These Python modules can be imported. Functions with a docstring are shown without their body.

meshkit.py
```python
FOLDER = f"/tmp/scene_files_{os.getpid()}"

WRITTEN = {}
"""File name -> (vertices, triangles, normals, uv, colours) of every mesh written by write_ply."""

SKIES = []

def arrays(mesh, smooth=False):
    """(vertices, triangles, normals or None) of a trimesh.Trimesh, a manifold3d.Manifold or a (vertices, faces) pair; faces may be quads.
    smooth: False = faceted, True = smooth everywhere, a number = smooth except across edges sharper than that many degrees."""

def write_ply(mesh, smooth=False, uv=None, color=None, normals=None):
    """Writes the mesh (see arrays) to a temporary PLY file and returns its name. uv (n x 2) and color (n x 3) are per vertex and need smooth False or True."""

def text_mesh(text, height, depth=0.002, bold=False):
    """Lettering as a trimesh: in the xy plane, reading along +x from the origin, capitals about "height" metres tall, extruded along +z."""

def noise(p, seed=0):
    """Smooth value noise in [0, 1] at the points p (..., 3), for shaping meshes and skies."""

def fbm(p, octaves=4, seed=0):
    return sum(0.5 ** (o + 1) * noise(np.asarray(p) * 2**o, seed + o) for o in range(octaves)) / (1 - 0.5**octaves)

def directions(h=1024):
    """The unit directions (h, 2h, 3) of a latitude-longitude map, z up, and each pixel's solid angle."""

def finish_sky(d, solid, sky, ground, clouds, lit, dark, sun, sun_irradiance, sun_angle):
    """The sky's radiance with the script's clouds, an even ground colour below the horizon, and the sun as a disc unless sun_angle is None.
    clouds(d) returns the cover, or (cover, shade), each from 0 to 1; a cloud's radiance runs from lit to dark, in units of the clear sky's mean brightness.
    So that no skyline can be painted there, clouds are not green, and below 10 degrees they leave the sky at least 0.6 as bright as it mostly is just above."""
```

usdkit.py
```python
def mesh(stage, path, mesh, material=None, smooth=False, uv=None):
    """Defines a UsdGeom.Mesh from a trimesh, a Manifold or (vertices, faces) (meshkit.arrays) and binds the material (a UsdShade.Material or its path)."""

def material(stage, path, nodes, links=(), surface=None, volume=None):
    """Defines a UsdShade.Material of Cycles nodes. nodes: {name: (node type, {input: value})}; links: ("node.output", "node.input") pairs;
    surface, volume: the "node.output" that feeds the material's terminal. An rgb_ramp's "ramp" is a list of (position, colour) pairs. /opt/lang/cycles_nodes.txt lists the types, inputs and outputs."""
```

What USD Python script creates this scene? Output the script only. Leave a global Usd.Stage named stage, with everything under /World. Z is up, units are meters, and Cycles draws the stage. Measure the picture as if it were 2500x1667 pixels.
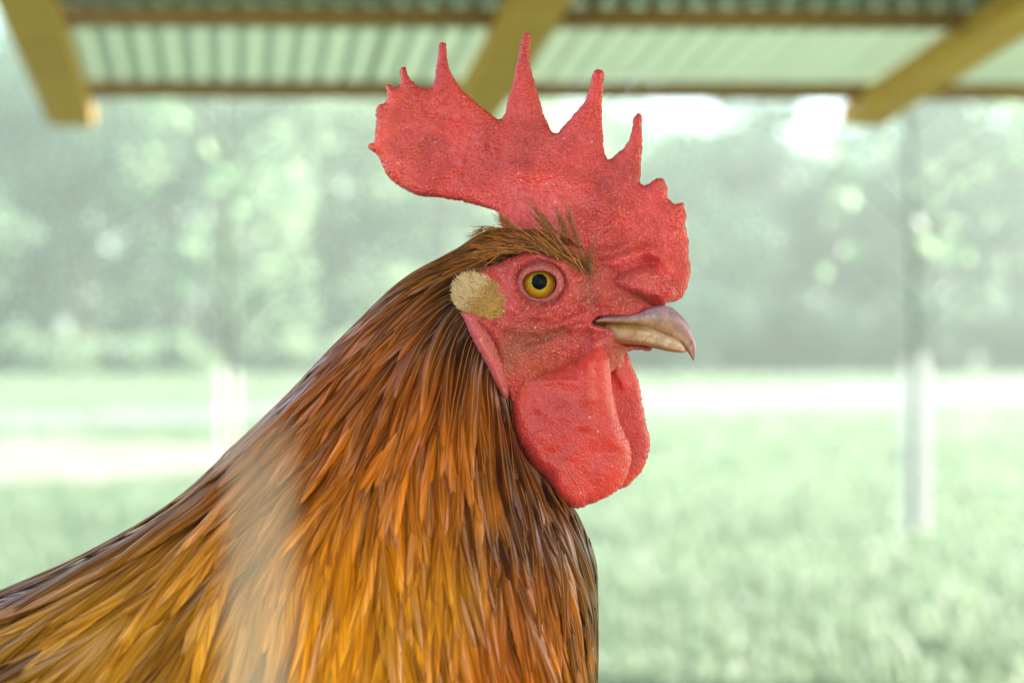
import math, random
import numpy as np, trimesh, usdkit, meshkit
from scipy.interpolate import LinearNDInterpolator, PchipInterpolator
from scipy.ndimage import gaussian_filter, map_coordinates
from scipy.spatial import Delaunay, cKDTree
from shapely.geometry import Polygon, LineString, Point
import shapely
from pxr import Usd, UsdGeom, UsdLux, UsdShade, Gf, Sdf, Vt

# ------------------------------------------------------------------ camera, sky, sun
stage = Usd.Stage.CreateInMemory()
UsdGeom.SetStageUpAxis(stage, 'Z'); UsdGeom.SetStageMetersPerUnit(stage, 1.0)
UsdGeom.Xform.Define(stage, '/World')
DIST, FPX, CAM_H = 0.5, 2500 * 50 / 36.0, 0.46          # metres to the bird, focal length in photo pixels, camera height
S = DIST / FPX                                          # metres per photo pixel at the bird
cam = UsdGeom.Camera.Define(stage, '/World/camera')
cam.AddTranslateOp().Set((0, 0, CAM_H)); cam.AddRotateXOp().Set(90)
cam.CreateFocalLengthAttr(50.0); cam.CreateHorizontalApertureAttr(36.0); cam.CreateVerticalApertureAttr(36.0 * 682 / 1024)
cam.CreateFStopAttr(5.4); cam.CreateFocusDistanceAttr(DIST - 0.013)
cam.CreateClippingRangeAttr(Gf.Vec2f(0.02, 2000))
cam.CreateExposureAttr(2.75)
SUN_AZ, SUN_EL = math.radians(88), math.radians(42)     # azimuth from +y (into the picture) towards +x (right)
to_sun = np.array([math.sin(SUN_AZ) * math.cos(SUN_EL), math.cos(SUN_AZ) * math.cos(SUN_EL), math.sin(SUN_EL)])
mat = lambda name, nodes, links=(), surface=None, volume=None: usdkit.material(stage, '/World/Looks/' + name, nodes, links, surface, volume)
UsdGeom.Scope.Define(stage, '/World/Looks')
sky_m = mat('sky', {'s': ('sky_texture', {'sky_type': 'single_scattering', 'sun_disc': False, 'sun_elevation': SUN_EL, 'sun_rotation': SUN_AZ, 'aerosol_density': 2.0}),
                    'b': ('background_shader', {'strength': 0.12})}, [('s.color', 'b.color')], 'b.background')
sky = UsdLux.DomeLight.Define(stage, '/World/sky')
UsdShade.MaterialBindingAPI.Apply(sky.GetPrim()).Bind(sky_m)
sky.GetPrim().SetCustomDataByKey('kind', 'structure')
sun = UsdLux.DistantLight.Define(stage, '/World/sun')
sun.CreateNormalizeAttr(True); sun.CreateIntensityAttr(1.22); sun.CreateAngleAttr(0.53); sun.CreateColorAttr((1.0, 0.95, 0.86))
_q = Gf.Rotation(Gf.Vec3d(0, 0, 1), Gf.Vec3d(*to_sun)).GetQuat()
sun.AddOrientOp().Set(Gf.Quatf(_q))

# ------------------------------------------------------------------ helpers
rng = np.random.default_rng(7); random.seed(7)
_used = {}
def numbered(parent, name):
    k = parent + '/' + name; n = _used.get(k, 0); _used[k] = n + 1
    return k if n == 0 else f'{k}_{n:03d}'
def tag(p, label=None, cat=None, group=None, kind=None):
    p = p.GetPrim()
    for k, v in (('label', label), ('category', cat), ('group', group), ('kind', kind)):
        if v: p.SetCustomDataByKey(k, v)
    return p
def obj(name, mesh, m, parent=None, smooth=30, color=None, fdata=None, fuv=None):
    base = '/World' if parent is None else str(parent.GetPath())
    g = usdkit.mesh(stage, numbered(base, name), mesh, m, smooth)
    pv = UsdGeom.PrimvarsAPI(g)
    if color is not None:
        pv.CreatePrimvar('tint', Sdf.ValueTypeNames.Color3fArray, 'vertex').Set(Vt.Vec3fArray.FromNumpy(np.asarray(color, np.float32)))
    if fuv is not None:
        pv.CreatePrimvar('fuv', Sdf.ValueTypeNames.Float3Array, 'vertex').Set(Vt.Vec3fArray.FromNumpy(np.asarray(fuv, np.float32)))
    if fdata is not None:
        pv.CreatePrimvar('fdata', Sdf.ValueTypeNames.Float3Array, 'vertex').Set(Vt.Vec3fArray.FromNumpy(np.asarray(fdata, np.float32)))
    return g.GetPrim()
def thing(name, label, cat, loc=(0, 0, 0), rotz=0, group=None, scale=None):
    x = UsdGeom.Xform.Define(stage, numbered('/World', name))
    x.AddTranslateOp().Set(tuple(map(float, loc)))
    if rotz: x.AddRotateZOp().Set(math.degrees(rotz))
    if scale: x.AddScaleOp().Set(tuple(scale))
    return tag(x, label, cat, group)
def dup(src, name, label, loc, rotz, scale, group):
    x = thing(name, label, src.GetCustomDataByKey('category'), loc, rotz, group, scale)
    proto = src.GetCustomDataByKey('proto')
    x.GetReferences().AddInternalReference(src.GetPath()); x.SetInstanceable(True)
    return x
def curves(name, strands, widths, m, parent, color=None):
    base = str(parent.GetPath())
    c = UsdGeom.BasisCurves.Define(stage, numbered(base, name))
    c.CreateTypeAttr('linear')
    c.CreatePointsAttr(Vt.Vec3fArray.FromNumpy(np.concatenate(strands).astype(np.float32)))
    c.CreateCurveVertexCountsAttr(Vt.IntArray([len(s) for s in strands]))
    c.CreateWidthsAttr(Vt.FloatArray.FromNumpy(np.concatenate(widths).astype(np.float32))); c.SetWidthsInterpolation('vertex')
    UsdShade.MaterialBindingAPI.Apply(c.GetPrim()).Bind(m)
    return c.GetPrim()
def P(px, py, yd=0.0):
    """World point seen at photo pixel (px, py), yd photo pixels behind the bird's middle plane."""
    px, py, yd = np.broadcast_arrays(np.asarray(px, float), np.asarray(py, float), np.asarray(yd, float))
    k = 1 + yd / FPX
    return np.stack([(px - 1250) * k * S, DIST + yd * S, CAM_H + (833.5 - py) * k * S], -1)
def at(px, py, d):
    """World point on the ray of pixel (px, py) at distance d along the view axis."""
    return np.array([(px - 1250) / FPX * d, d, CAM_H + (833.5 - py) / FPX * d])
def box_between(a, b, w, h, up=(0, 0, 1)):
    """A beam of width w and height h from a to b."""
    a, b = np.asarray(a, float), np.asarray(b, float); t = b - a; L = np.linalg.norm(t); t /= L
    s = np.cross(t, up); s /= np.linalg.norm(s); u = np.cross(s, t)
    m = trimesh.creation.box((L, w, h))
    T = np.eye(4); T[:3, 0], T[:3, 1], T[:3, 2], T[:3, 3] = t, s, u, (a + b) / 2
    m.apply_transform(T); return m
def tube(pts, rad, n=8):
    pts = np.asarray(pts, float); rad = np.broadcast_to(rad, len(pts)); t = np.gradient(pts, axis=0); t /= np.linalg.norm(t, axis=1)[:, None]
    ref = np.array([0.31, 0.9, 0.2]); V = []
    for p, tt, r in zip(pts, t, rad):
        s = np.cross(tt, ref); s /= np.linalg.norm(s); u = np.cross(s, tt)
        a = np.arange(n) / n * 2 * np.pi
        V.append(p + r * (np.cos(a)[:, None] * s + np.sin(a)[:, None] * u))
    V = np.concatenate(V); F = []
    for i in range(len(pts) - 1):
        for k in range(n):
            a, b = i * n + k, i * n + (k + 1) % n
            F += [(a, a + n, b), (b, a + n, b + n)]
    c0, c1 = len(V), len(V) + 1; V = np.vstack([V, pts[:1], pts[-1:]]); m0 = (len(pts) - 1) * n
    for k in range(n):
        F += [(c0, k, (k + 1) % n), (c1, m0 + (k + 1) % n, m0 + k)]
    m = trimesh.Trimesh(V, np.array(F), process=False); m.fix_normals(); return m

# ------------------------------------------------------------------ materials
def noisy(name, c1, c2, scale, rough=0.8, bump=0.0, detail=4, stretch=(1, 1, 1), dist=0.01, spec=0.3):
    return mat(name, {'tc': ('texture_coordinate', {}), 'mp': ('mapping', {'scale': stretch}), 'n': ('noise_texture', {'scale': scale, 'detail': detail}),
                      'r': ('rgb_ramp', {'ramp': [(0.3, c1), (0.7, c2)]}), 'b': ('bump', {'strength': bump, 'distance': dist}),
                      'p': ('principled_bsdf', {'roughness': rough, 'specular_ior_level': spec})},
               [('tc.object', 'mp.vector'), ('mp.vector', 'n.vector'), ('n.fac', 'r.fac'), ('r.color', 'p.base_color'), ('n.fac', 'b.height'), ('b.normal', 'p.normal')], 'p.BSDF')
M = {}
M['grass_ground'] = noisy('grass_ground', (0.08, 0.12, 0.064), (0.14, 0.19, 0.112), 2.2, 0.9, detail=6)
M['road'] = noisy('road', (0.092, 0.088, 0.093), (0.122, 0.118, 0.124), 3.0, 0.9, spec=0.05)
M['sand'] = noisy('sand', (0.08, 0.095, 0.064), (0.165, 0.152, 0.136), 2.2, 0.95, 0.3, dist=0.03, spec=0.05)
M['wood'] = noisy('wood', (0.58, 0.31, 0.055), (0.70, 0.40, 0.075), 6.0, 0.6, 0.25, stretch=(0.6, 6, 6), dist=0.004)
M['batten'] = noisy('batten', (0.20, 0.10, 0.025), (0.34, 0.18, 0.045), 6.0, 0.6, 0.25, stretch=(0.6, 6, 6), dist=0.004)  # purlin wood, its shading put into a darker base colour
M['roofing_shaded'] = noisy('roofing_shaded', (0.10, 0.12, 0.10), (0.20, 0.23, 0.19), 5.0, 0.5, stretch=(3, 0.6, 1))  # second row of sheets: shade of the overlap put into a darker colour
M['stake'] = noisy('stake', (0.50, 0.455, 0.39), (0.60, 0.555, 0.48), 9.0, 0.7, 0.2, stretch=(6, 6, 0.7), dist=0.003)
M['bark'] = noisy('bark', (0.10, 0.085, 0.06), (0.2, 0.17, 0.13), 14.0, 0.9, 0.6, stretch=(3, 3, 0.7), dist=0.01)
M['young_bark'] = noisy('young_bark', (0.05, 0.06, 0.04), (0.10, 0.115, 0.08), 14.0, 0.9, 0.4, stretch=(3, 3, 0.7), dist=0.004)
def leafy(name, c, ct, amount=0.45, vary=0.45):
    d = [x * (1 - vary) for x in c]; l = [min(1, x * (1 + vary)) for x in c]
    return mat(name, {'g': ('geometry', {}), 'r': ('rgb_ramp', {'ramp': [(0, d), (0.5, c), (1, l)]}), 'p': ('principled_bsdf', {'roughness': 0.45, 'specular_ior_level': 0.4}),
                      't': ('translucent_bsdf', {'color': ct}), 'm': ('mix_closure', {'fac': amount})},
               [('g.random_per_island', 'r.fac'), ('r.color', 'p.base_color'), ('p.BSDF', 'm.closure1'), ('t.BSDF', 'm.closure2')], 'm.closure')
M['leaf'] = leafy('leaf', (0.17, 0.26, 0.15), (0.40, 0.54, 0.34))
M['leaf_light'] = leafy('leaf_light', (0.18, 0.27, 0.15), (0.40, 0.55, 0.34))
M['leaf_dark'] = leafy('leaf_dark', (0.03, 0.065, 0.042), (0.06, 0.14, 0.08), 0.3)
M['blade'] = leafy('blade', (0.135, 0.185, 0.112), (0.25, 0.325, 0.21), vary=0.2)
M['roofing'] = mat('roofing', {'d': ('principled_bsdf', {'base_color': (0.56, 0.63, 0.54), 'roughness': 0.4}), 't': ('translucent_bsdf', {'color': (0.54, 0.61, 0.51)}), 'm': ('mix_closure', {'fac': 0.34})},
                   [('d.BSDF', 'm.closure1'), ('t.BSDF', 'm.closure2')], 'm.closure')
M['straw'] = noisy('straw', (0.52, 0.38, 0.25), (0.64, 0.48, 0.33), 60.0, 0.6, stretch=(6, 6, 1))

def skin(name, base, dark, bump_scale=1150, bump=0.55, sss=0.30, tint=False, flake=0.14, rough=0.42):
    """Warm bare skin, covered in small papillae."""
    nodes = {'tc': ('texture_coordinate', {}), 'v': ('voronoi_texture', {'feature': 'smooth_f1', 'scale': bump_scale, 'smoothness': 0.6}),
             'n': ('noise_texture', {'scale': 260, 'detail': 5, 'roughness': 0.6}), 'n2': ('noise_texture', {'scale': 45, 'detail': 4}),
             'inv': ('math', {'math_type': 'multiply_add', 'value2': -0.8, 'value3': 0.8}), 'h': ('math', {'math_type': 'multiply_add', 'value2': 0.9}),
             'b': ('bump', {'strength': bump, 'distance': 0.0010}),
             'r': ('rgb_ramp', {'ramp': [(0.30, dark), (0.62, base)]}),
             'fr': ('map_range', {'from_min': 0.60, 'from_max': 0.74, 'to_min': 0, 'to_max': flake, 'clamp': True}),
             'mx': ('mix', {'color2': (0.74, 0.22, 0.22)}), 'pv': ('map_range', {'from_min': 0.05, 'from_max': 0.45, 'to_min': 0.32, 'to_max': 0.0, 'clamp': True}), 'pm': ('mix', {'color2': (0.70, 0.13, 0.12)}),  # pv, pm: papilla tips coloured pinker to stand in for small glints
             'n3': ('noise_texture', {'scale': 700, 'detail': 2}), 'f3': ('map_range', {'from_min': 0.70, 'from_max': 0.76, 'to_min': 0, 'to_max': 0.5, 'clamp': True}), 'm3': ('mix', {'color2': (0.80, 0.45, 0.40)}),
             'p': ('principled_bsdf', {'roughness': rough, 'specular_ior_level': 0.45, 'subsurface_weight': sss, 'subsurface_scale': 0.0022, 'subsurface_radius': (1.0, 0.22, 0.16), 'sheen_weight': 0.06, 'sheen_tint': (1, 0.6, 0.65)})}
    links = [('tc.object', 'v.vector'), ('tc.object', 'n.vector'), ('tc.object', 'n2.vector'), ('v.distance', 'inv.value1'), ('n.fac', 'h.value1'), ('inv.value', 'h.value3'), ('h.value', 'b.height'),
             ('n2.fac', 'r.fac'), ('n.fac', 'fr.value'), ('fr.result', 'mx.fac'), ('mx.color', 'pm.color1'), ('v.distance', 'pv.value'), ('pv.result', 'pm.fac'), ('tc.object', 'n3.vector'), ('n3.fac', 'f3.value'), ('f3.result', 'm3.fac'), ('pm.color', 'm3.color1'), ('m3.color', 'p.base_color'), ('b.normal', 'p.normal')]
    if tint:
        nodes['a'] = ('attribute', {'attribute': 'tint'}); nodes['mt'] = ('mix', {'mix_type': 'multiply', 'fac': 1.0})
        links += [('a.color', 'mt.color1'), ('r.color', 'mt.color2'), ('mt.color', 'mx.color1')]
    else:
        links.append(('r.color', 'mx.color1'))
    return mat(name, nodes, links, 'p.BSDF')
M['comb'] = skin('comb', (1, 1, 1), (0.66, 0.5, 0.5), 1150, 0.8, rough=0.36, tint=True)
M['wattle'] = skin('wattle', (0.54, 0.031, 0.017), (0.42, 0.017, 0.010), 1400, 0.36)
M['face'] = skin('face', (1, 1, 1), (0.80, 0.78, 0.74), 1500, 0.7, 0.2, True, 0.12)
M['earlobe'] = skin('earlobe', (0.50, 0.062, 0.055), (0.36, 0.026, 0.022), 1500, 0.6, 0.25)

# feathers: fdata = (millimetres across the vane, millimetres along it, number of the feather)
M['feather'] = mat('feather', {
    'a': ('attribute', {'attribute': 'tint'}), 'f': ('attribute', {'attribute': 'fdata'}), 'x': ('separate_xyz', {}),
    'ab': ('math', {'math_type': 'absolute'}), 'sl': ('math', {'math_type': 'multiply_add', 'value2': -0.13}),
    'lo': ('math', {'math_type': 'multiply', 'value2': 0.016}), 'of': ('math', {'math_type': 'multiply', 'value2': 17.3}),
    'cv': ('combine_xyz', {}), 'n': ('noise_texture', {'scale': 1.25, 'detail': 3, 'roughness': 0.6}),
    'lo2': ('math', {'math_type': 'multiply', 'value2': 0.05}), 'cv2': ('combine_xyz', {}), 'n2': ('noise_texture', {'scale': 0.42, 'detail': 2}),
    'r': ('rgb_ramp', {'ramp': [(0.28, (0.40, 0.33, 0.28)), (0.5, (0.95, 0.95, 0.95)), (0.70, (1.40, 1.42, 1.45))]}),
    'r2': ('rgb_ramp', {'ramp': [(0.32, (0.5, 0.40, 0.36)), (0.55, (1.0, 1.0, 1.0)), (0.72, (1.28, 1.34, 1.3))]}),
    'm1': ('mix_color', {'blend_type': 'multiply', 'fac': 1.0, 'use_clamp': False}), 'm2': ('mix_color', {'blend_type': 'multiply', 'fac': 1.0}),
    'sh': ('map_range', {'from_min': 0.10, 'from_max': 0.26, 'to_min': 0.28, 'to_max': 0, 'clamp': True}),
    'ms': ('mix', {'color2': (0.60, 0.24, 0.07)}),
    'b': ('bump', {'strength': 0.55, 'distance': 0.0005}),
    'p': ('principled_bsdf', {'roughness': 0.24, 'specular_tint': (1, 0.68, 0.66)}),
    't': ('translucent_bsdf', {}), 'mc': ('mix_closure', {'fac': 0.12}),
    'fu': ('attribute', {'attribute': 'fuv'}), 'fx': ('separate_xyz', {}), 'sub': ('math', {'math_type': 'subtract'}), 'al': ('map_range', {'from_min': -0.12, 'from_max': 0.22, 'to_min': 0, 'to_max': 1, 'clamp': True}),
    'nz': ('map_range', {'from_min': 0.25, 'from_max': 0.75, 'to_min': 0, 'to_max': 1}), 'gl': ('map_range', {'from_min': 0.52, 'from_max': 0.70, 'to_min': 0.04, 'to_max': 0.75, 'clamp': True}), 'cl': ('transparent_bsdf', {}), 'out': ('mix_closure', {})},
    [('n2.fac', 'gl.value'), ('gl.result', 'p.specular_ior_level'), ('fu.vector', 'fx.vector'), ('fx.x', 'sub.value1'), ('n.fac', 'nz.value'), ('nz.result', 'sub.value2'), ('sub.value', 'al.value'), ('al.result', 'out.fac'), ('cl.BSDF', 'out.closure1'), ('mc.closure', 'out.closure2'),
     ('f.vector', 'x.vector'), ('x.x', 'ab.value1'), ('x.y', 'sl.value1'), ('ab.value', 'sl.value3'), ('x.y', 'lo.value1'), ('x.z', 'of.value1'),
     ('sl.value', 'cv.x'), ('lo.value', 'cv.y'), ('of.value', 'cv.z'), ('cv.vector', 'n.vector'),
     ('x.x', 'cv2.x'), ('lo2.value', 'cv2.y'), ('x.y', 'lo2.value1'), ('of.value', 'cv2.z'), ('cv2.vector', 'n2.vector'),
     ('n.fac', 'r.fac'), ('n2.fac', 'r2.fac'), ('a.color', 'm1.a'), ('r.color', 'm1.b'), ('m1.result', 'm2.a'), ('r2.color', 'm2.b'),
     ('ab.value', 'sh.value'), ('sh.result', 'ms.fac'), ('m2.result', 'ms.color1'), ('ms.color', 'p.base_color'), ('ms.color', 't.color'),
     ('n.fac', 'b.height'), ('b.normal', 'p.normal'), ('p.BSDF', 'mc.closure1'), ('t.BSDF', 'mc.closure2')], 'out.closure')
M['down'] = noisy('down', (0.06, 0.030, 0.015), (0.15, 0.07, 0.025), 300, 0.8)
def hair_mat(name, c, c2):
    return mat(name, {'tc': ('texture_coordinate', {}), 'h': ('noise_texture', {'scale': 1400, 'detail': 1}), 'r': ('rgb_ramp', {'ramp': [(0.3, c), (0.7, c2)]}), 'p': ('principled_bsdf', {'roughness': 0.5, 'specular_ior_level': 0.3})},
               [('tc.object', 'h.vector'), ('h.fac', 'r.fac'), ('r.color', 'p.base_color')], 'p.BSDF')
M['brow'] = hair_mat('brow', (0.28, 0.062, 0.008), (0.52, 0.15, 0.018))
M['brow_dark'] = hair_mat('brow_dark', (0.07, 0.025, 0.01), (0.16, 0.055, 0.014))
M['brow_light'] = hair_mat('brow_light', (0.54, 0.17, 0.035), (0.66, 0.26, 0.07))
M['bristle'] = hair_mat('bristle', (0.13, 0.038, 0.010), (0.36, 0.11, 0.02))
M['cream'] = hair_mat('cream', (0.78, 0.46, 0.22), (0.92, 0.66, 0.40))
M['tan'] = hair_mat('tan', (0.26, 0.12, 0.035), (0.46, 0.25, 0.09))
M['gold'] = hair_mat('gold', (0.42, 0.19, 0.04), (0.66, 0.33, 0.09))
M['pale_hair'] = hair_mat('pale_hair', (0.70, 0.35, 0.2), (0.8, 0.55, 0.4))

# ------------------------------------------------------------------ ground, road, grass
def sheet(poly, z, step, dz=None):
    """A flat sheet over a polygon, cut into triangles."""
    v, f = trimesh.creation.triangulate_polygon(Polygon(poly), engine='earcut')
    v3 = np.column_stack([v, np.full(len(v), z)])
    return trimesh.Trimesh(v3, f, process=False)
def on_ground(px, py):
    d = CAM_H * FPX / (py - 833.5); return ((px - 1250) / FPX * d, d)

tag(obj('ground', trimesh.Trimesh([(-120, -60, 0), (120, -60, 0), (120, 180, 0), (-120, 180, 0)], [(0, 1, 2), (0, 2, 3)]), M['grass_ground'], smooth=False), kind='structure')
road = [on_ground(*q) for q in ((3600, 983), (2500, 990), (2200, 998), (1900, 1008), (1570, 1016), (1100, 1026), (700, 1034), (300, 1046), (-300, 1056), (-1100, 1070),
                                (-1100, 1040), (-300, 1020), (300, 1008), (700, 985), (1100, 978), (1570, 960), (1900, 951), (2200, 941), (2500, 928), (3600, 910))]
tag(obj('road', sheet(road, 0.004, 1), M['road'], smooth=False), kind='structure')
# pale heap of sand on the left, a low mound
def mound(px, py, rx, ry, h, name, m):
    c = on_ground(px, py); n = 40; V, F = [], []
    for i in range(n + 1):
        for j in range(48):
            r, a = i / n, j / 48 * 2 * np.pi
            k = 1 + 0.18 * math.sin(3 * a + 1) + 0.08 * math.sin(7 * a)
            x, y = c[0] + rx * r * k * math.cos(a), c[1] + ry * r * k * math.sin(a)
            V.append((x, y, -0.02 + h * (math.cos(math.pi * r) * 0.5 + 0.5) ** 0.8 + 0.02 * float(meshkit.noise([x * 3, y * 3, 1.0])) * (1 - r)))
    for i in range(n):
        for j in range(48):
            a, b = i * 48 + j, i * 48 + (j + 1) % 48
            F += [(a, b, a + 48), (b, b + 48, a + 48)]
    mm = trimesh.Trimesh(V, F, process=False); mm.fix_normals(); return obj(name, mm, m, smooth=True)
sand = mound(150, 1150, 1.15, 0.75, 0.12, 'sand_heap', M['sand'])
tag(sand, 'low spread heap of pale sand on the grass, left of the rooster', 'sand heap')

def blades(n, seed):
    r = np.random.default_rng(seed); V, F = [], []
    d = np.exp(r.uniform(math.log(1.3), math.log(20), n)); x = r.uniform(-0.85, 0.85, n) * d
    rp = Polygon(road); ok = ~shapely.contains_xy(rp, x, d); d, x = d[ok], x[ok]; n = len(d)
    clump = meshkit.fbm(np.column_stack([x * 1.4, d * 1.4, 0 * x]), 3, 5)
    h = (0.03 + 0.06 * np.clip(clump - 0.25, 0, 1)) * r.uniform(0.6, 1.3, n); w = 0.003 + 0.0008 * d
    a, lean = r.uniform(0, 2 * np.pi, n), r.uniform(0.1, 0.7, n)
    side = np.column_stack([np.cos(a), np.sin(a), 0 * a]); out = np.column_stack([-np.sin(a), np.cos(a), 0 * a])
    p = np.column_stack([x, d, 0 * x]); up = np.array([0, 0, 1.0])
    q0, q1 = p - side * w[:, None], p + side * w[:, None]
    mid = p + up * (h * 0.6)[:, None] + out * (lean * h * 0.3)[:, None]
    q2, q3 = mid - side * (w * 0.7)[:, None], mid + side * (w * 0.7)[:, None]
    tip = p + up * h[:, None] + out * (lean * h)[:, None]
    V = np.stack([q0, q1, q2, q3, tip], 1).reshape(-1, 3); k = np.arange(n)[:, None] * 5
    F = np.concatenate([k + [0, 1, 2], k + [1, 3, 2], k + [2, 3, 4]])
    return trimesh.Trimesh(V, F, process=False)
tag(obj('grass', blades(150000, 3), M['blade'], smooth=False), 'green meadow grass on both sides of the pale road', 'grass', kind='stuff')

# ------------------------------------------------------------------ trees
def leaf_cloud(centers, radii, n, size, seed, flat=0.8):
    """n folded leaf clumps spread through a set of uneven clumps."""
    r = np.random.default_rng(seed); pick = r.choice(len(centers), n, p=np.array(radii) ** 2 / (np.array(radii) ** 2).sum())
    d = r.normal(size=(n, 3)); d /= np.linalg.norm(d, axis=1)[:, None]
    p = np.array(centers)[pick] + d * (np.array(radii)[pick] * r.uniform(0.45, 1.05, n) ** 0.7)[:, None] * [1, 1, flat]
    a = r.normal(size=(n, 3)); a /= np.linalg.norm(a, axis=1)[:, None]; b = np.cross(a, r.normal(size=(n, 3))); b /= np.linalg.norm(b, axis=1)[:, None]
    s = size * r.uniform(0.6, 1.4, n)[:, None]
    V = np.stack([p - a * s, p + b * s * 0.5, p + a * s, p - b * s * 0.5 - np.cross(a, b) * s * 0.25], 1).reshape(-1, 3); k = np.arange(n)[:, None] * 4
    return trimesh.Trimesh(V, np.concatenate([k + [0, 1, 2], k + [0, 2, 3]]), process=False)
def make_tree(label, loc, height, spread, trunk_h, m, seed, n, size, group, name='tree'):
    r = np.random.default_rng(seed)
    t = thing(name, label, 'tree', loc, group=group)
    trunk = [tube([(0, 0, -0.05), (0.05, 0, height * 0.25), (-0.04, 0.05, height * 0.55), (0.03, 0, height * 0.92)], [height * 0.022, height * 0.018, height * 0.011, height * 0.003], 9)]
    cs, rs = [], []
    for k in range(15):
        f = (k + 0.5) / 15; z = trunk_h + (height - trunk_h) * f; a = k * 2.4 + r.uniform(-0.4, 0.4)
        rad = spread * (0.35 + 0.65 * math.sin(math.pi * min(1, 0.18 + f * 0.8))) * r.uniform(0.6, 1.0)
        c = np.array([rad * 0.7 * math.cos(a), rad * 0.7 * math.sin(a), z])
        trunk.append(tube([(0, 0, z * 0.75), c * [0.5, 0.5, 1] - [0, 0, z * 0.1], c], [height * 0.008, height * 0.005, height * 0.002], 6))
        for q in range(3):
            cs.append(c + r.normal(size=3) * spread * 0.28); rs.append(spread * r.uniform(0.22, 0.42))
    obj('trunk', trimesh.util.concatenate(trunk), M['bark'], t)
    obj('crown', leaf_cloud(cs, rs, n, size, seed + 1), m, t, smooth=False)
    return t
G2 = 'trees of the wood that go on outside the picture'
G = 'trees at the edge of the wood behind the road'
wood = [  # px, distance, height, spread, trunk height, material, label
    (-330, 21, 4.6, 2.6, 0.4, 'leaf', 'pale green tree at the left edge of the picture, beyond the sand heap'),
    (190, 24, 6.4, 2.7, 0.5, 'leaf_light', 'broad light green tree behind the sand heap, beneath the left rafter end'),
    (520, 22, 8.0, 2.3, 0.4, 'leaf', 'green tree directly behind the left pair of stakes'),
    (800, 26, 9.0, 2.8, 0.5, 'leaf_light', 'pale tree behind the back of the rooster neck'),
    (1080, 23, 7.6, 2.2, 0.3, 'leaf', 'green tree behind the rear lobe of the rooster comb'),
    (1330, 27, 4.35, 2.0, 0.4, 'leaf_light', 'low tree behind the rooster comb points, with white sky above it'),
    (1640, 23, 3.6, 1.9, 0.1, 'leaf_light', 'rounded light green tree just in front of the rooster beak'),
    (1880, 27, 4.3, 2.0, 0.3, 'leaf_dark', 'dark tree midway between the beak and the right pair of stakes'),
    (2100, 25, 3.2, 1.4, 0.3, 'leaf', 'lowest tree of the wood, under the bright gap of sky'),
    (2350, 24, 8.0, 2.3, 0.4, 'leaf_light', 'tall light green tree behind the right pair of stakes'),
    (2680, 22, 8.5, 2.6, 0.4, 'leaf', 'green tree at the right edge of the picture'),
]
for i, (px, d, h, sp, th, m, lab) in enumerate(wood):
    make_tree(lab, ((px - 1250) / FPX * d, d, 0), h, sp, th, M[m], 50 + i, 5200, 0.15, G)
for i, (px, d, h, lab) in enumerate([(-60, 30, 5.0, 'tree in the second row, far left of the wood'), (420, 31, 11, 'tall tree in the second row, above the left pair of stakes'), (930, 32, 10, 'tall tree in the second row, behind the rooster neck'),
                                     (2560, 31, 10.5, 'tall tree in the second row, far right of the wood'), (1560, 31, 4.3, 'tree in the second row, above the rooster beak'), (1960, 31, 4.2, 'dim tree in the second row, right of the beak')]):
    make_tree(lab, ((px - 1250) / FPX * d, d, 0), h, 3.0, 0.5, M['leaf'], 90 + i, 4200, 0.2, G)
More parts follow.
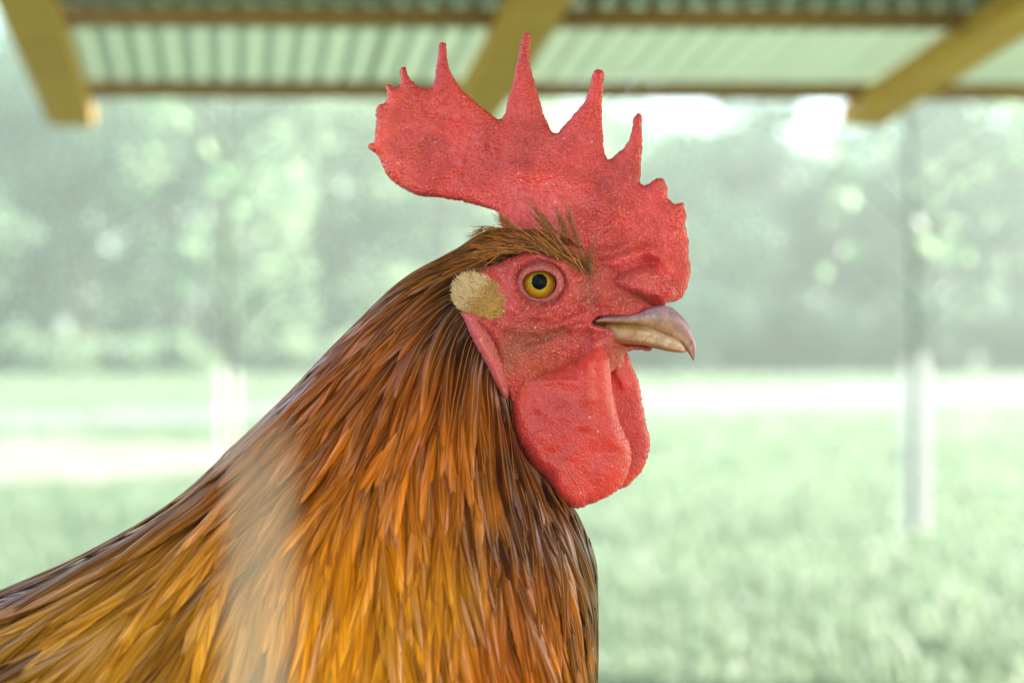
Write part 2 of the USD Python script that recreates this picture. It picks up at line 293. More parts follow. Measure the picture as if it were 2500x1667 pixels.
for i, (px, d, h, lab) in enumerate([(-1000, 23, 8.0, 'first tree beyond the left picture edge'), (-1750, 25, 9.0, 'second tree beyond the left picture edge'), (-2500, 24, 8.5, 'third tree beyond the left picture edge'), (3200, 24, 8.5, 'first tree beyond the right picture edge'), (3900, 23, 8.0, 'second tree beyond the right picture edge'), (4700, 25, 9.0, 'third tree beyond the right picture edge')]):
    make_tree(lab, ((px - 1250) / FPX * d, d, 0), h, 3.0, 0.4, M['leaf_light' if i % 2 else 'leaf'], 130 + i, 4200, 0.18, G2)
for i, (px, d, w, h, lab) in enumerate([(1500, 19.5, 1.6, 1.3, 'dark low bush at the road edge below the beak'), (1760, 19.5, 1.7, 1.35, 'dark low bush at the road edge, second from the beak'), (2040, 19.5, 1.6, 1.3, 'dark low bush at the road edge left of the right stakes'),
                                        (2380, 19.5, 1.8, 1.2, 'dark low bush at the road edge right of the right stakes'), (330, 19, 2.4, 0.6, 'low bush at the road edge left of the left stakes'), (-80, 19, 2.4, 0.6, 'low bush at the road edge at the left picture border'), (760, 19.5, 2.2, 0.6, 'low bush at the road edge right of the left stakes')]):
    t = thing('bush', lab, 'bush', ((px - 1250) / FPX * d, d, 0), group='bushes along the far road edge')
    r = np.random.default_rng(200 + i)
    cs = [(r.uniform(-w, w) * 0.7, r.uniform(-0.3, 0.3), r.uniform(0.15, h * 0.7)) for _ in range(10)]
    obj('stem', trimesh.util.concatenate([tube([(c[0] * 0.4, 0, -0.03), (c[0] * 0.7, c[1], c[2] * 0.5), c], [0.025, 0.018, 0.008], 6) for c in cs]), M['bark'], t)
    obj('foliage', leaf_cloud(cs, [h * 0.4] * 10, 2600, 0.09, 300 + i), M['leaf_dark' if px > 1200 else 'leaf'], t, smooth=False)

# young trees with their pairs of stakes
def young_tree(px, base_py, label, seed):
    d = CAM_H * FPX / (base_py - 833.5); x = (px - 1250) / FPX * d; r = np.random.default_rng(seed)
    t = thing('young_tree', label, 'young tree', (x, d, 0), group='young trees planted in the grass')
    H = 2.0
    parts = [tube([(0, 0, -0.02), (0.006, 0, 0.5), (-0.008, 0.01, 1.1), (0.01, 0, H * 0.95)], [0.009, 0.007, 0.0035, 0.0015], 8)]
    cs, rs = [], []
    for k in range(26):
        z = 0.48 + (H - 0.48) * k / 26; a = k * 2.4; L = 0.05 + 0.16 * math.sin(math.pi * (0.25 + 0.7 * k / 26))
        e = np.array([L * math.cos(a), L * math.sin(a), z + 0.14])
        parts.append(tube([(0, 0, z), e * [0.5, 0.5, 1] - [0, 0, 0.05], e], [0.004, 0.003, 0.0015], 5)); cs.append(e); rs.append(0.07)
    obj('trunk', trimesh.util.concatenate(parts), M['young_bark'], t)
    obj('crown', leaf_cloud(cs, rs, 300, 0.022, seed + 1, 1.6), M['leaf_light'], t, smooth=False)
def stake(px, base_py, top, w, label):
    d = CAM_H * FPX / (base_py - 833.5); t = thing('stake', label, 'stake', ((px - 1250) / FPX * d, d, 0), group='pale wooden stakes beside the young trees')
    m = trimesh.creation.box((w, w, top)); m.apply_translation((0, 0, top / 2 - 0.03)); m = m.subdivide(); tip = m.vertices[:, 2] > top - 0.035
    obj('post', m, M['stake'], t, smooth=False)
    cap = trimesh.creation.cone(w * 0.62, 0.03, sections=4); cap.apply_transform(trimesh.transformations.rotation_matrix(np.pi / 4, [0, 0, 1])); cap.apply_translation((0, 0, top - 0.032))
    obj('point', cap, M['stake'], t, smooth=False)
young_tree(2228, 1330, 'slim young tree between two pale stakes on the right', 401)
young_tree(556, 1300, 'slim young tree with two pale stakes, behind the rooster back', 411)
stake(2208, 1322, 0.43, 0.012, 'narrow stake left of the young tree at the right')
stake(2256, 1316, 0.44, 0.019, 'wide bright stake right of the young tree at the right')
stake(538, 1290, 0.41, 0.012, 'stake left of the young tree behind the rooster back')
stake(574, 1284, 0.40, 0.011, 'stake right of the young tree behind the rooster back')

# ------------------------------------------------------------------ the shelter
sh = thing('shelter', 'open lean-to shelter of yellow wooden rafters under pale green corrugated sheets', 'shelter', (0, 0, 0))
SL, EAVE_D = 0.1345, 1.75                                  # fall of the roof per metre, distance of the eave batten
KS = EAVE_D / 4.2; END_D = EAVE_D + 0.14 * KS
eave_h = CAM_H + 0.172 * EAVE_D                           # underside height of the eave batten
RD = np.array([-0.1987, 1, -0.1345])                      # the way a rafter runs
def roof_z(y): return eave_h + SL * (EAVE_D - y)          # underside of the battens
Y0 = -0.75
rafter_ends = [(176, 292), (1148, 268), (2100, 284)]
for px, py in rafter_ends:
    e = at(px, py, END_D); e[2] = roof_z(e[1]) - 0.018 * KS
    a = e - RD * (e[1] - Y0)
    obj('rafter', box_between(a, e, 0.130 * KS, 0.060 * KS), M['wood'], sh, smooth=False)
e = at(3050, 284, END_D); e[2] = roof_z(e[1]) - 0.018 * KS
obj('rafter', box_between(e - RD * (e[1] - Y0), e, 0.130 * KS, 0.060 * KS), M['wood'], sh, smooth=False)
def left_x(y):                                            # the roof's left verge runs with the left rafter
    e = at(176, 292, END_D); return e[0] + RD[0] * (y - e[1]) - 0.02 * KS
for y in np.arange(EAVE_D, Y0, -0.59 * KS):
    z = roof_z(y) + 0.022 * KS
    obj('purlin', box_between((left_x(y), y, z), (left_x(y) + 4.6 * KS, y, z - 0.016 * KS), 0.05 * KS, 0.044 * KS), M['batten'], sh, smooth=False)
def corrugated(y0, y1, lift, x_off, width):
    """One sheet, waves running down the slope, 2 mm thick."""
    n = int(width / 0.006); xs = np.arange(n + 1) / n * width; V, F = [], []
    ys = np.linspace(y0, y1, 6)
    for side in (0, 1):
        for y in ys:
            for x in xs:
                V.append((left_x(y) + x_off + x, y, roof_z(y) + 0.046 * KS + lift + 0.0080 + 0.0075 * math.sin((x + x_off) * 2 * math.pi / 0.032) + side * 0.0012))
    N, R = n + 1, len(ys)
    for side in (0, 1):
        for i in range(R - 1):
            for k in range(n):
                a = side * R * N + i * N + k
                F += [(a, a + 1, a + N), (a + 1, a + N + 1, a + N)] if side else [(a, a + N, a + 1), (a + 1, a + N, a + N + 1)]
    o = R * N
    for k in range(n):
        for i in (0, R - 1): F += [(i * N + k, i * N + k + 1, o + i * N + k), (i * N + k + 1, o + i * N + k + 1, o + i * N + k)]
    for i in range(R - 1):
        for k in (0, n): F += [(i * N + k, (i + 1) * N + k, o + i * N + k), ((i + 1) * N + k, o + (i + 1) * N + k, o + i * N + k)]
    return trimesh.Trimesh(V, F, process=False)
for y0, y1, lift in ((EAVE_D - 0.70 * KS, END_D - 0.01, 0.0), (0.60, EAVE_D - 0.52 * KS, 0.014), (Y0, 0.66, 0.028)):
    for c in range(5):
        obj('roofing_sheet', corrugated(y0, y1, lift + 0.0016 * (c % 2), c * 0.384, 0.392), M['roofing_shaded' if abs(lift - 0.014) < 1e-6 else 'roofing'], sh, smooth=40)
for px, y in ((176, -0.6), (1148, -0.6), (2100, -0.6), (3050, -0.6), (3050, 1.6)):
    e = at(px, 284, END_D); x = e[0] + RD[0] * (y - e[1]); h = roof_z(y) - 0.046 * KS
    p = trimesh.creation.box((0.06, 0.06, h)); p.apply_translation((x, y, h / 2)); obj('post', p, M['wood'], sh, smooth=False)

# ------------------------------------------------------------------ the rooster
rooster = thing('rooster', 'chestnut and gold rooster with a tall red comb, seen in profile facing right', 'rooster', (0, 0, 0))
# sections of the body: back point, front point (photo pixels, in the bird's middle plane), half its depth
SEC = np.array([(1575, 722, 1548, 838, 34), (1530, 660, 1505, 862, 66), (1440, 600, 1440, 905, 98), (1330, 556, 1365, 945, 125), (1212, 560, 1300, 985, 138), (1105, 616, 1270, 1045, 150), (989, 680, 1290, 1120, 168), (903, 758, 1362, 1195, 195), (808, 853, 1420, 1265, 230), (700, 967, 1458, 1395, 275), (578, 1084, 1458, 1560, 325), (430, 1221, 1454, 1750, 385), (213, 1350, 1430, 1950, 440), (0, 1446, 1340, 2150, 480), (-300, 1559, 1150, 2350, 490), (-650, 1600, 700, 2480, 450), (-1000, 1540, 100, 2450, 360), (-1250, 1480, -400, 2250, 230), (-1400, 1400, -900, 1900, 90)], float)
sec = PchipInterpolator(np.arange(len(SEC)), SEC)
def body_px(s, th):
    q = sec(s); c = (q[..., 0:2] + q[..., 2:4]) / 2; h = (q[..., 2:4] - q[..., 0:2]) / 2
    xy = c + h * np.cos(th)[..., None]; y = -q[..., 4] * np.abs(np.sin(th)) ** 0.9 * np.sign(np.sin(th))
    return xy[..., 0], xy[..., 1], y
ss, tt = np.meshgrid(np.linspace(0, len(SEC) - 1, 190), np.linspace(0, np.pi, 70), indexing='ij')
bx_, by_, bd_ = body_px(ss, tt)
k_ = 1 + bd_ / FPX; ppx, ppy = 1250 + (bx_ - 1250) / k_ * 1.0, 833.5 + (by_ - 833.5) / k_ * 1.0
GX, GY, GS = -1700, 350, 5
gx, gy = np.meshgrid(np.arange(GX, 1800, GS), np.arange(GY, 2700, GS))
field = LinearNDInterpolator(np.column_stack([ppx.ravel(), ppy.ravel()]), bd_.ravel())(gx, gy)
inside = ~np.isnan(field); field = np.where(inside, field, 0.0)
field = gaussian_filter(field, 1.2)
def depth(px, py):
    px, py = np.broadcast_arrays(np.asarray(px, float), np.asarray(py, float))
    return map_coordinates(field, [np.atleast_1d(py - GY) / GS, np.atleast_1d(px - GX) / GS], order=1, mode='nearest').reshape(px.shape)
gn = np.gradient(gaussian_filter(field, 2.0), GS)
def normal(px, py):
    ij = [(np.asarray(py, float) - GY) / GS, (np.asarray(px, float) - GX) / GS]
    dy, dx = (map_coordinates(a, ij, order=1, mode='nearest') for a in gn)
    n = np.stack([dx, -np.ones_like(dx), -dy], -1)      # z runs up, py down
    return n / np.linalg.norm(n, axis=-1, keepdims=True)
# body mesh (one continuous skin from the head to the tail root)
n1, n2 = 150, 72
s_, t_ = np.meshgrid(np.linspace(0, len(SEC) - 1, n1), np.arange(n2) / n2 * 2 * np.pi, indexing='ij')
x_, y_, d_ = body_px(s_, t_)
q_ = sec(s_); sh_ = np.interp(s_, [0, 4, 6], [1.0, 1.0, 0.982])      # the down lies below the feathers
x_, y_ = (q_[..., 0] + q_[..., 2]) / 2 * (1 - sh_) + x_ * sh_, (q_[..., 1] + q_[..., 3]) / 2 * (1 - sh_) + y_ * sh_
d_ = d_ * np.interp(s_, [0, 3, 5, 7], [0.72, 0.80, 0.93, 0.97])
V = np.stack([(x_ - 1250) * S, DIST + d_ * S, CAM_H + (833.5 - y_) * S], -1).reshape(-1, 3)
F = []
for i in range(n1 - 1):
    for k in range(n2):
        a, b = i * n2 + k, i * n2 + (k + 1) % n2
        F += [(a, b, a + n2), (b, b + n2, a + n2)]
V = np.vstack([V, V[:n2].mean(0), V[-n2:].mean(0)]); c0 = n1 * n2
for k in range(n2):
    F += [(c0, (k + 1) % n2, k), (c0 + 1, (n1 - 1) * n2 + k, (n1 - 1) * n2 + (k + 1) % n2)]
bm = trimesh.Trimesh(V, F, process=False); bm.fix_normals()
obj('body', bm, M['down'], rooster, smooth=True)

def inside_poly(poly, pts): return shapely.contains_xy(poly, pts[:, 0], pts[:, 1])
def smooth_outline(pts, n, jitter=0.0, seed=0):
    """A closed smooth outline through the points, n samples, edges finely knobbed."""
    p = np.asarray(pts, float); q = np.vstack([p, p[:1]]); L = np.concatenate([[0], np.cumsum(np.linalg.norm(np.diff(q, axis=0), axis=1))])
    from scipy.interpolate import CubicSpline
    pc = PchipInterpolator(L, q)(np.linspace(0, L[-1], n, endpoint=False))
    cc = CubicSpline(L, q, bc_type='periodic')(np.linspace(0, L[-1], n, endpoint=False))
    o = 0.65 * pc + 0.35 * cc
    if jitter:
        r = np.random.default_rng(seed); t = np.roll(o, -1, 0) - np.roll(o, 1, 0); nn = np.column_stack([t[:, 1], -t[:, 0]]); nn /= np.linalg.norm(nn, axis=1)[:, None]
        j = r.normal(size=n); j = (j + np.roll(j, 1)) / 1.4; o = o + nn * (j * jitter)[:, None]
    return o
def plate(outline, step, front, back, edge_round=22, seed=0):
    """A thick body with this outline: front(px, py, e) and back(px, py, e) give its two faces (depth in pixels), e runs 0 at the edge to 1 inside."""
    poly = Polygon(outline).buffer(0)
    if poly.geom_type != 'Polygon': poly = max(poly.geoms, key=lambda g: g.area)
    o = np.array(poly.exterior.coords)[:-1]
    x0, y0, x1, y1 = poly.bounds; r = np.random.default_rng(seed)
    g = np.stack(np.meshgrid(np.arange(x0, x1, step), np.arange(y0, y1, step)), -1).reshape(-1, 2) + r.uniform(-0.25, 0.25, (0, 2)).sum() 
    g = g + r.uniform(-0.2, 0.2, g.shape) * step
    inn = poly.buffer(-step * 0.55); g = g[inside_poly(inn, g)]
    pts = np.vstack([o, g]); tri = Delaunay(pts).simplices
    c = pts[tri].mean(1); tri = tri[inside_poly(poly, c)]
    a, b, cc = pts[tri[:, 0]], pts[tri[:, 1]], pts[tri[:, 2]]
    ar = (b[:, 0] - a[:, 0]) * (cc[:, 1] - a[:, 1]) - (b[:, 1] - a[:, 1]) * (cc[:, 0] - a[:, 0])
    tri[ar < 0] = tri[ar < 0][:, ::-1]
    tree = cKDTree(np.array(poly.exterior.segmentize(1.5).coords)); d = tree.query(pts)[0]; d[:len(o)] = 0
    u = np.clip(d / edge_round, 0, 1); e = np.sqrt(1 - (1 - u) ** 2)
    f, k = front(pts[:, 0], pts[:, 1], e), back(pts[:, 0], pts[:, 1], e)
    Vf, Vb = P(pts[:, 0], pts[:, 1], f), P(pts[:, 0], pts[:, 1], k)
    n = len(pts); no = len(o); inner = np.arange(n) >= no
    idx = np.where(inner, np.cumsum(inner) - 1 + n, np.arange(n))
    V = np.vstack([Vf, Vb[inner]]); F = np.vstack([tri, idx[tri][:, ::-1]])
    m = trimesh.Trimesh(V, F, process=False)
    if m.volume < 0: m.invert()
    return m, np.vstack([pts, pts[inner]])
def ridge(px, py, strokes):
    """Folds: each stroke is (points, height in pixels, half width)."""
    out = np.zeros(len(px))
    for pts, amp, w in strokes:
        dd = shapely.distance(shapely.points(px, py), LineString(pts)); out += amp * np.exp(-(dd / w) ** 2)
    return out
def z1(X, Y): return (850 + 0.3827 * X, 50 + 0.3827 * Y)
def z2(X, Y): return (1050 + 0.2998 * X, 450 + 0.2998 * Y)
def z3(X, Y): return (1050 + 0.3826 * X, 700 + 0.3826 * Y)
def zs(f, flat): return [f(*q) for q in flat]
def pn(px, py, sc, seed=0): return meshkit.fbm(np.column_stack([np.asarray(px) / sc, np.asarray(py) / sc, np.zeros(len(px))]), 3, seed) - 0.5

# comb
comb_o = zs(z1, [(960, 1225), (860, 1190), (700, 1150), (560, 1130), (460, 1120), (380, 1090), (300, 1040), (240, 980), (215, 920), (190, 865), (150, 835), (125, 810), (130, 793), (158, 782), (172, 690), (178, 640), (175, 570), (195, 540), (232, 525), (245, 490), (250, 460), (240, 425), (255, 405), (275, 415), (285, 430), (315, 418), (333, 398), (335, 370), (330, 325), (340, 300), (365, 298), (375, 325), (390, 370), (420, 400), (460, 425), (500, 432), (535, 420), (550, 385), (557, 320), (568, 240), (575, 190), (580, 150), (600, 138), (625, 150), (630, 190), (635, 260), (650, 320), (690, 390), (740, 455), (800, 510), (860, 560), (920, 605), (960, 632), (985, 620), (1010, 550), (1040, 430), (1070, 310), (1090, 200), (1105, 120), (1115, 92), (1135, 82), (1160, 92), (1163, 130), (1158, 200), (1163, 290), (1190, 400), (1220, 500), (1245, 590), (1275, 660), (1310, 718), (1330, 720), (1370, 680), (1440, 600), (1500, 530), (1530, 470), (1550, 380), (1565, 330), (1590, 313), (1620, 318), (1630, 345), (1625, 450), (1620, 560), (1622, 680), (1630, 780), (1640, 860), (1655, 888), (1680, 880), (1720, 845), (1770, 800), (1800, 740), (1815, 670), (1825, 610), (1845, 592), (1868, 600), (1875, 640), (1878, 740), (1872, 860), (1865, 980), (1865, 1040), (1880, 1055), (1920, 1040), (1945, 1020), (1970, 1008), (2005, 1010), (2030, 1040), (2040, 1080), (2040, 1130), (2060, 1150), (2090, 1170), (2110, 1162), (2140, 1170), (2148, 1200), (2160, 1260), (2150, 1300), (2160, 1350), (2172, 1400), (2172, 1470)]) + \
    [(1681, 650 - 80), (1682.5, 630), (1687, 663), (1679.5, 696), (1667.5, 723), (1649.6, 736), (1637.6, 738), (1619.6, 745), (1604.6, 749), (1589.6, 745), (1559.6, 733), (1529.7, 726), (1500, 716), (1468, 706), (1440, 670), (1405, 628), (1350, 600), (1290, 590), (1235, 575)]
arcs = []
A0 = np.array([(1450, 770), (1620, 742), (1780, 728), (1900, 760), (1965, 830), (1985, 900)]); A1 = np.array([(1690, 905), (1760, 896), (1820, 900), (1870, 920), (1895, 945), (1900, 975)])
for i in range(6):
    arcs.append((zs(z2, A0 + (A1 - A0) * i / 5.0), 13, 5.0))
comb_folds = arcs + [(zs(z2, [(1340, 640), (1480, 620), (1620, 570), (1780, 540), (1880, 600), (1930, 690)]), 16, 13), (zs(z2, [(1470, 735), (1620, 692), (1740, 650), (1840, 640)]), -17, 11),
                     (zs(z2, [(1330, 560), (1480, 540), (1620, 490)]), 9, 10), (zs(z2, [(1350, 780), (1420, 850), (1520, 880)]), 14, 14), (zs(z2, [(1560, 900), (1680, 935), (1790, 985)]), -16, 12),
                     (zs(z1, [(1050, 960), (1300, 1000), (1550, 1060), (1700, 1200)]), 7, 22), (zs(z1, [(640, 650), (760, 665), (860, 690)]), 3, 6), (zs(z1, [(560, 1000), (640, 970), (740, 920)]), 3, 7), (zs(z1, [(1450, 1180), (1620, 1260), (1750, 1350)]), -6, 14)]
def comb_t(px, py, e):
    base = np.clip((py - (300 + 0.62 * (px - 880) * (px > 880))) / 260, 0, 1)          # thicker towards the head
    t = e * (15 + 30 * base) + 4
    t = t + e * 52 * np.exp(-(((px - 1530) / 95) ** 2 + ((py - 690) / 60) ** 2)) + e * 26 * np.exp(-(((px - 1380) / 120) ** 2 + ((py - 590) / 75) ** 2))
    t = t + e * 1.3 * ridge(px, py, comb_folds) + e * (5 * pn(px, py, 26, 4) + 4.5 * pn(px, py, 9, 9) + 14 * pn(px, py, 110, 2))
    return t
co = smooth_outline(comb_o, 900, 0.8, 1)
cm, cp = plate(co, 4.2, lambda x, y, e: -comb_t(x, y, e), lambda x, y, e: e * 22 + 3, 30)
cx, cy = cp[:, 0], cp[:, 1]
def blend(c, to, w): return c + (to - c) * np.clip(w, 0, 1)[:, None]
cc = np.repeat(np.array([[0.55, 0.030, 0.020]]), len(cx), 0)
cc = blend(cc, np.array([0.60, 0.042, 0.012]), (1080 - cx) / 140)                                          # the thin rear lobe is more orange
cc = blend(cc, np.array([0.60, 0.075, 0.070]), 0.8 * np.exp(-((cx - 1330) / 110) ** 2 - ((cy - 500) / 60) ** 2) + 0.6 * np.exp(-((cx - 1560) / 80) ** 2 - ((cy - 660) / 60) ** 2) + 1.2 * pn(cx, cy, 45, 61))
cc = blend(cc, np.array([0.40, 0.016, 0.014]), np.clip((230 - cy) / 130, 0, 0.7) + 1.4 * np.clip(pn(cx, cy, 70, 62), 0, 1))   # darker points
cc = cc * (1 + 0.35 * pn(cx, cy, 9, 63))[:, None]
obj('comb', cm, M['comb'], rooster, smooth=True, color=np.clip(cc, 0.004, 1))

# wattles
w_near = zs(z3, [(985, 405), (1010, 370), (1050, 335), (1085, 345), (1110, 385), (1135, 440), (1150, 520), (1160, 640), (1180, 740), (1205, 850), (1240, 930), (1275, 1010), (1285, 1070), (1275, 1150), (1250, 1220), (1215, 1280), (1150, 1330), (1080, 1365), (1000, 1395), (950, 1412), (900, 1405), (840, 1375), (800, 1330), (770, 1290), (755, 1250), (700, 1200), (650, 1150), (600, 1070), (560, 990), (530, 900), (510, 800), (500, 700), (505, 640), (530, 595), (580, 560), (640, 510), (700, 460), (780, 425), (900, 405)])
w_far = zs(z3, [(1110, 400), (1180, 400), (1255, 415), (1280, 480), (1310, 550), (1340, 640), (1350, 720), (1365, 800), (1380, 880), (1400, 960), (1400, 1030), (1380, 1110), (1350, 1180), (1300, 1230), (1240, 1280), (1180, 1290), (1040, 1220), (960, 1000), (960, 760), (1000, 560), (1060, 440)])
wf = [(zs(z3, [(1005, 420), (1015, 560), (1020, 700), (1020, 880)]), 7, 14), (zs(z3, [(1070, 360), (1090, 470), (1115, 600), (1140, 720), (1170, 840)]), 8, 22), (zs(z3, [(1055, 450), (1065, 600), (1075, 760)]), -5, 14),
      (zs(z3, [(640, 560), (760, 520), (900, 500)]), 4, 8), (zs(z3, [(620, 600), (760, 560), (900, 545)]), 3.5, 8), (zs(z3, [(600, 650), (760, 605), (900, 590)]), 3, 8)]
def near_w(x, y, e):
    up = np.clip((y - 850) / 260, 0, 1)
    mid = -96 + 34 * up - 14 * (x - 1390) / 150 * 0.5 + 80 * np.clip((930 - y) / 90, 0, 1) * np.clip((1440 - x) / 30, 0, 1) + 34 * np.clip((885 - y) / 55, 0, 1) * np.clip((x - 1410) / 30, 0, 1)
    return mid - e * (30 + 16 * np.exp(-((y - 1100) / 120) ** 2)) - e * ridge(x, y, wf) - e * (4 * pn(x, y, 24, 3) + 3 * pn(x, y, 8, 5) + 30 * pn(x, y, 85, 8)) - e * 8 * np.exp(-(((x - 1262) / 22) ** 2 + ((y - 1030) / 110) ** 2))
def near_w_back(x, y, e):
    up = np.clip((y - 850) / 260, 0, 1); return -96 + 34 * up - 14 * (x - 1390) / 150 * 0.5 + e * 16
wm, _ = plate(smooth_outline(w_near, 620, 0.8, 2), 4.2, near_w, near_w_back, 44)
obj('wattle', wm, M['wattle'], rooster, smooth=True)
wm, _ = plate(smooth_outline(w_far, 520, 1.0, 3), 4.5, lambda x, y, e: 48 - e * 17 - e * (4 * pn(x, y, 24, 13) + 10 * pn(x, y, 90, 18)) - e * ridge(x, y, [(zs(z3, [(1180, 440), (1200, 560), (1240, 620)]), 9, 12)]), lambda x, y, e: 48 + e * 16, 24)
obj('wattle', wm, M['wattle'], rooster, smooth=True)

# face: bare skin laid over the head
face_o = [(1172, 655), (1215, 640), (1262, 618), (1320, 596), (1390, 600), (1440, 612), (1486, 646), (1535, 682), (1600, 742), (1604, 756), (1560, 770), (1520, 778), (1480, 776), (1456, 776), (1446, 788), (1470, 796), (1500, 806), (1520, 838), (1560, 842), (1576, 846), (1588, 838), (1594, 850), (1580, 858), (1558, 854), (1535, 858), (1524, 866), (1522, 884), (1500, 905), (1470, 915), (1420, 940), (1330, 985), (1252, 985), (1232, 940), (1205, 900), (1165, 830), (1130, 775), (1115, 720)]
EYE = (1317, 689)
face_folds = [(zs(z2, [(1340, 1090), (1400, 1060), (1500, 1050), (1650, 1060)]), 12, 8), (zs(z2, [(1120, 1130), (1250, 1120), (1340, 1120)]), -6, 6), (zs(z2, [(1150, 1170), (1300, 1150), (1420, 1150), (1480, 1200), (1440, 1270), (1350, 1310), (1310, 1400), (1320, 1500)]), 20, 15),
              (zs(z2, [(620, 1200), (760, 1270), (900, 1260), (1050, 1200), (1280, 1190)]), -9, 12), (zs(z2, [(560, 880), (620, 980), (760, 1060), (900, 1070)]), 5, 12), (zs(z2, [(480, 740), (560, 830), (640, 900), (700, 960)]), 6, 7), (zs(z2, [(640, 820), (700, 920), (760, 1000)]), -4, 5),
              (zs(z2, [(860, 1080), (1000, 1060), (1160, 1000), (1280, 960)]), 6, 9), (zs(z2, [(950, 1130), (1100, 1060), (1240, 1010)]), -5, 7), (zs(z2, [(1000, 1180), (1130, 1100), (1280, 1050)]), 5, 8), (zs(z2, [(1380, 960), (1500, 985), (1640, 1010), (1720, 1015)]), 10, 10), (zs(z2, [(1560, 910), (1660, 960), (1780, 1000)]), 9, 10),
              (zs(z2, [(430, 1120), (520, 1180), (590, 1290), (610, 1400)]), 14, 11), (zs(z2, [(520, 1130), (580, 1200), (620, 1330)]), -8, 6), (zs(z2, [(1100, 640), (1160, 760), (1160, 880), (1100, 980)]), 5, 10), (zs(z2, [(600, 690), (740, 610), (880, 590), (1020, 640), (1100, 720)]), 5, 8)]
def eye_r(px, py):
    x, y = (px - EYE[0] - 2) / 57, (py - EYE[1] - 2) / 51; return np.sqrt(x * x + y * y)
def face_front(px, py, e):
    d = depth(px, py)
    d = np.where((px > 1480), np.minimum(d, -8 - 0.35 * np.clip(1590 - px, 0, 200)), d)      # the narrow front of the face
    er = eye_r(px, py)
    d = d + 12 * (1 - e) - 7 * e
    d = d - e * 1.4 * ridge(px, py, face_folds) - e * (9 * pn(px, py, 26, 31) + 9 * pn(px, py, 10, 32) + 16 * pn(px, py, 90, 33))
    d = d + 9 * np.exp(-((er - 1.02) / 0.11) ** 2) - 4 * np.exp(-((er - 1.3) / 0.14) ** 2) + 40 * (er < 0.86)
    return d
fm, fp = plate(smooth_outline(face_o, 420, 1.0, 6), 3.6, face_front, lambda x, y, e: np.minimum(depth(x, y) + 40, 30) + 0 * e, 16)
fx, fy = fp[:, 0], fp[:, 1]
red, brown, orange, pink = np.array([0.47, 0.027, 0.019]), np.array([0.30, 0.042, 0.016]), np.array([0.42, 0.09, 0.022]), np.array([0.54, 0.060, 0.056])
def blend(c, to, w): return c + (to - c) * np.clip(w, 0, 1)[:, None]
col = np.repeat(red[None], len(fx), 0)
gs = lambda cx, cy, rx, ry: np.exp(-(((fx - cx) / rx) ** 2 + ((fy - cy) / ry) ** 2))
nz = pn(fx, fy, 18, 41)
col = blend(col, pink, 0.8 * gs(1230, 720, 40, 60) + 0.6 * gs(1330, 620, 60, 16) + 0.5 * gs(1380, 680, 16, 40) + 0.6 * gs(1480, 830, 30, 50))
col = blend(col, brown, 1.0 * gs(1275, 840, 70, 42) + 0.7 * gs(1235, 890, 30, 40) + 0.75 * gs(1438, 705, 22, 40) + 0.6 * gs(1350, 815, 60, 20) + 0.5 * gs(1440, 735, 30, 14) + 0.8 * nz * gs(1330, 790, 120, 60))
col = blend(col, brown, 0.75 * gs(1555, 728, 40, 9) + 0.5 * gs(1535, 742, 25, 8))
col = blend(col, orange, 0.8 * gs(1540, 860, 50, 18) + 0.6 * gs(1500, 900, 25, 25) + 0.5 * gs(1400, 640, 40, 20) + 0.35 * gs(1340, 900, 90, 30))
er = eye_r(fx, fy)
col = blend(col, np.array([0.09, 0.03, 0.02]), np.exp(-((er - 1.02) / 0.08) ** 2) * (0.12 + 0.6 * np.exp(-((fx - 1345) / 34) ** 2 - ((fy - 650) / 18) ** 2) + 0.4 * np.exp(-((fx - 1300) / 40) ** 2 - ((fy - 640) / 14) ** 2) + 0.45 * np.exp(-((fx - 1330) / 40) ** 2 - ((fy - 742) / 12) ** 2)))  # crease round the eye: its shade put into the skin colour
col = col * (1 + 0.5 * pn(fx, fy, 6, 44))[:, None]
obj('face', fm, M['face'], rooster, smooth=True, color=np.clip(col, 0.01, 1))

# earlobe: two loose folds of skin below the tuft
lobe = zs(z3, [(195, 165), (225, 230), (255, 300), (295, 380), (350, 480), (400, 580), (450, 670), (485, 722), (500, 690), (492, 600), (468, 520), (446, 430), (430, 380), (400, 330), (370, 270), (330, 200), (270, 155)])
lm, _ = plate(smooth_outline(lobe, 260, 0.6, 8), 3.6, lambda x, y, e: depth(x, y) - 6 - e * 17 - e * ridge(x, y, [(zs(z3, [(260, 220), (340, 370), (430, 540), (480, 680)]), 6, 8), (zs(z3, [(320, 230), (400, 400), (450, 520)]), -5, 6)]) - e * 4 * pn(x, y, 9, 51), lambda x, y, e: depth(x, y) + 10 + 0 * e, 18)
obj('earlobe', lm, M['earlobe'], rooster, smooth=True)
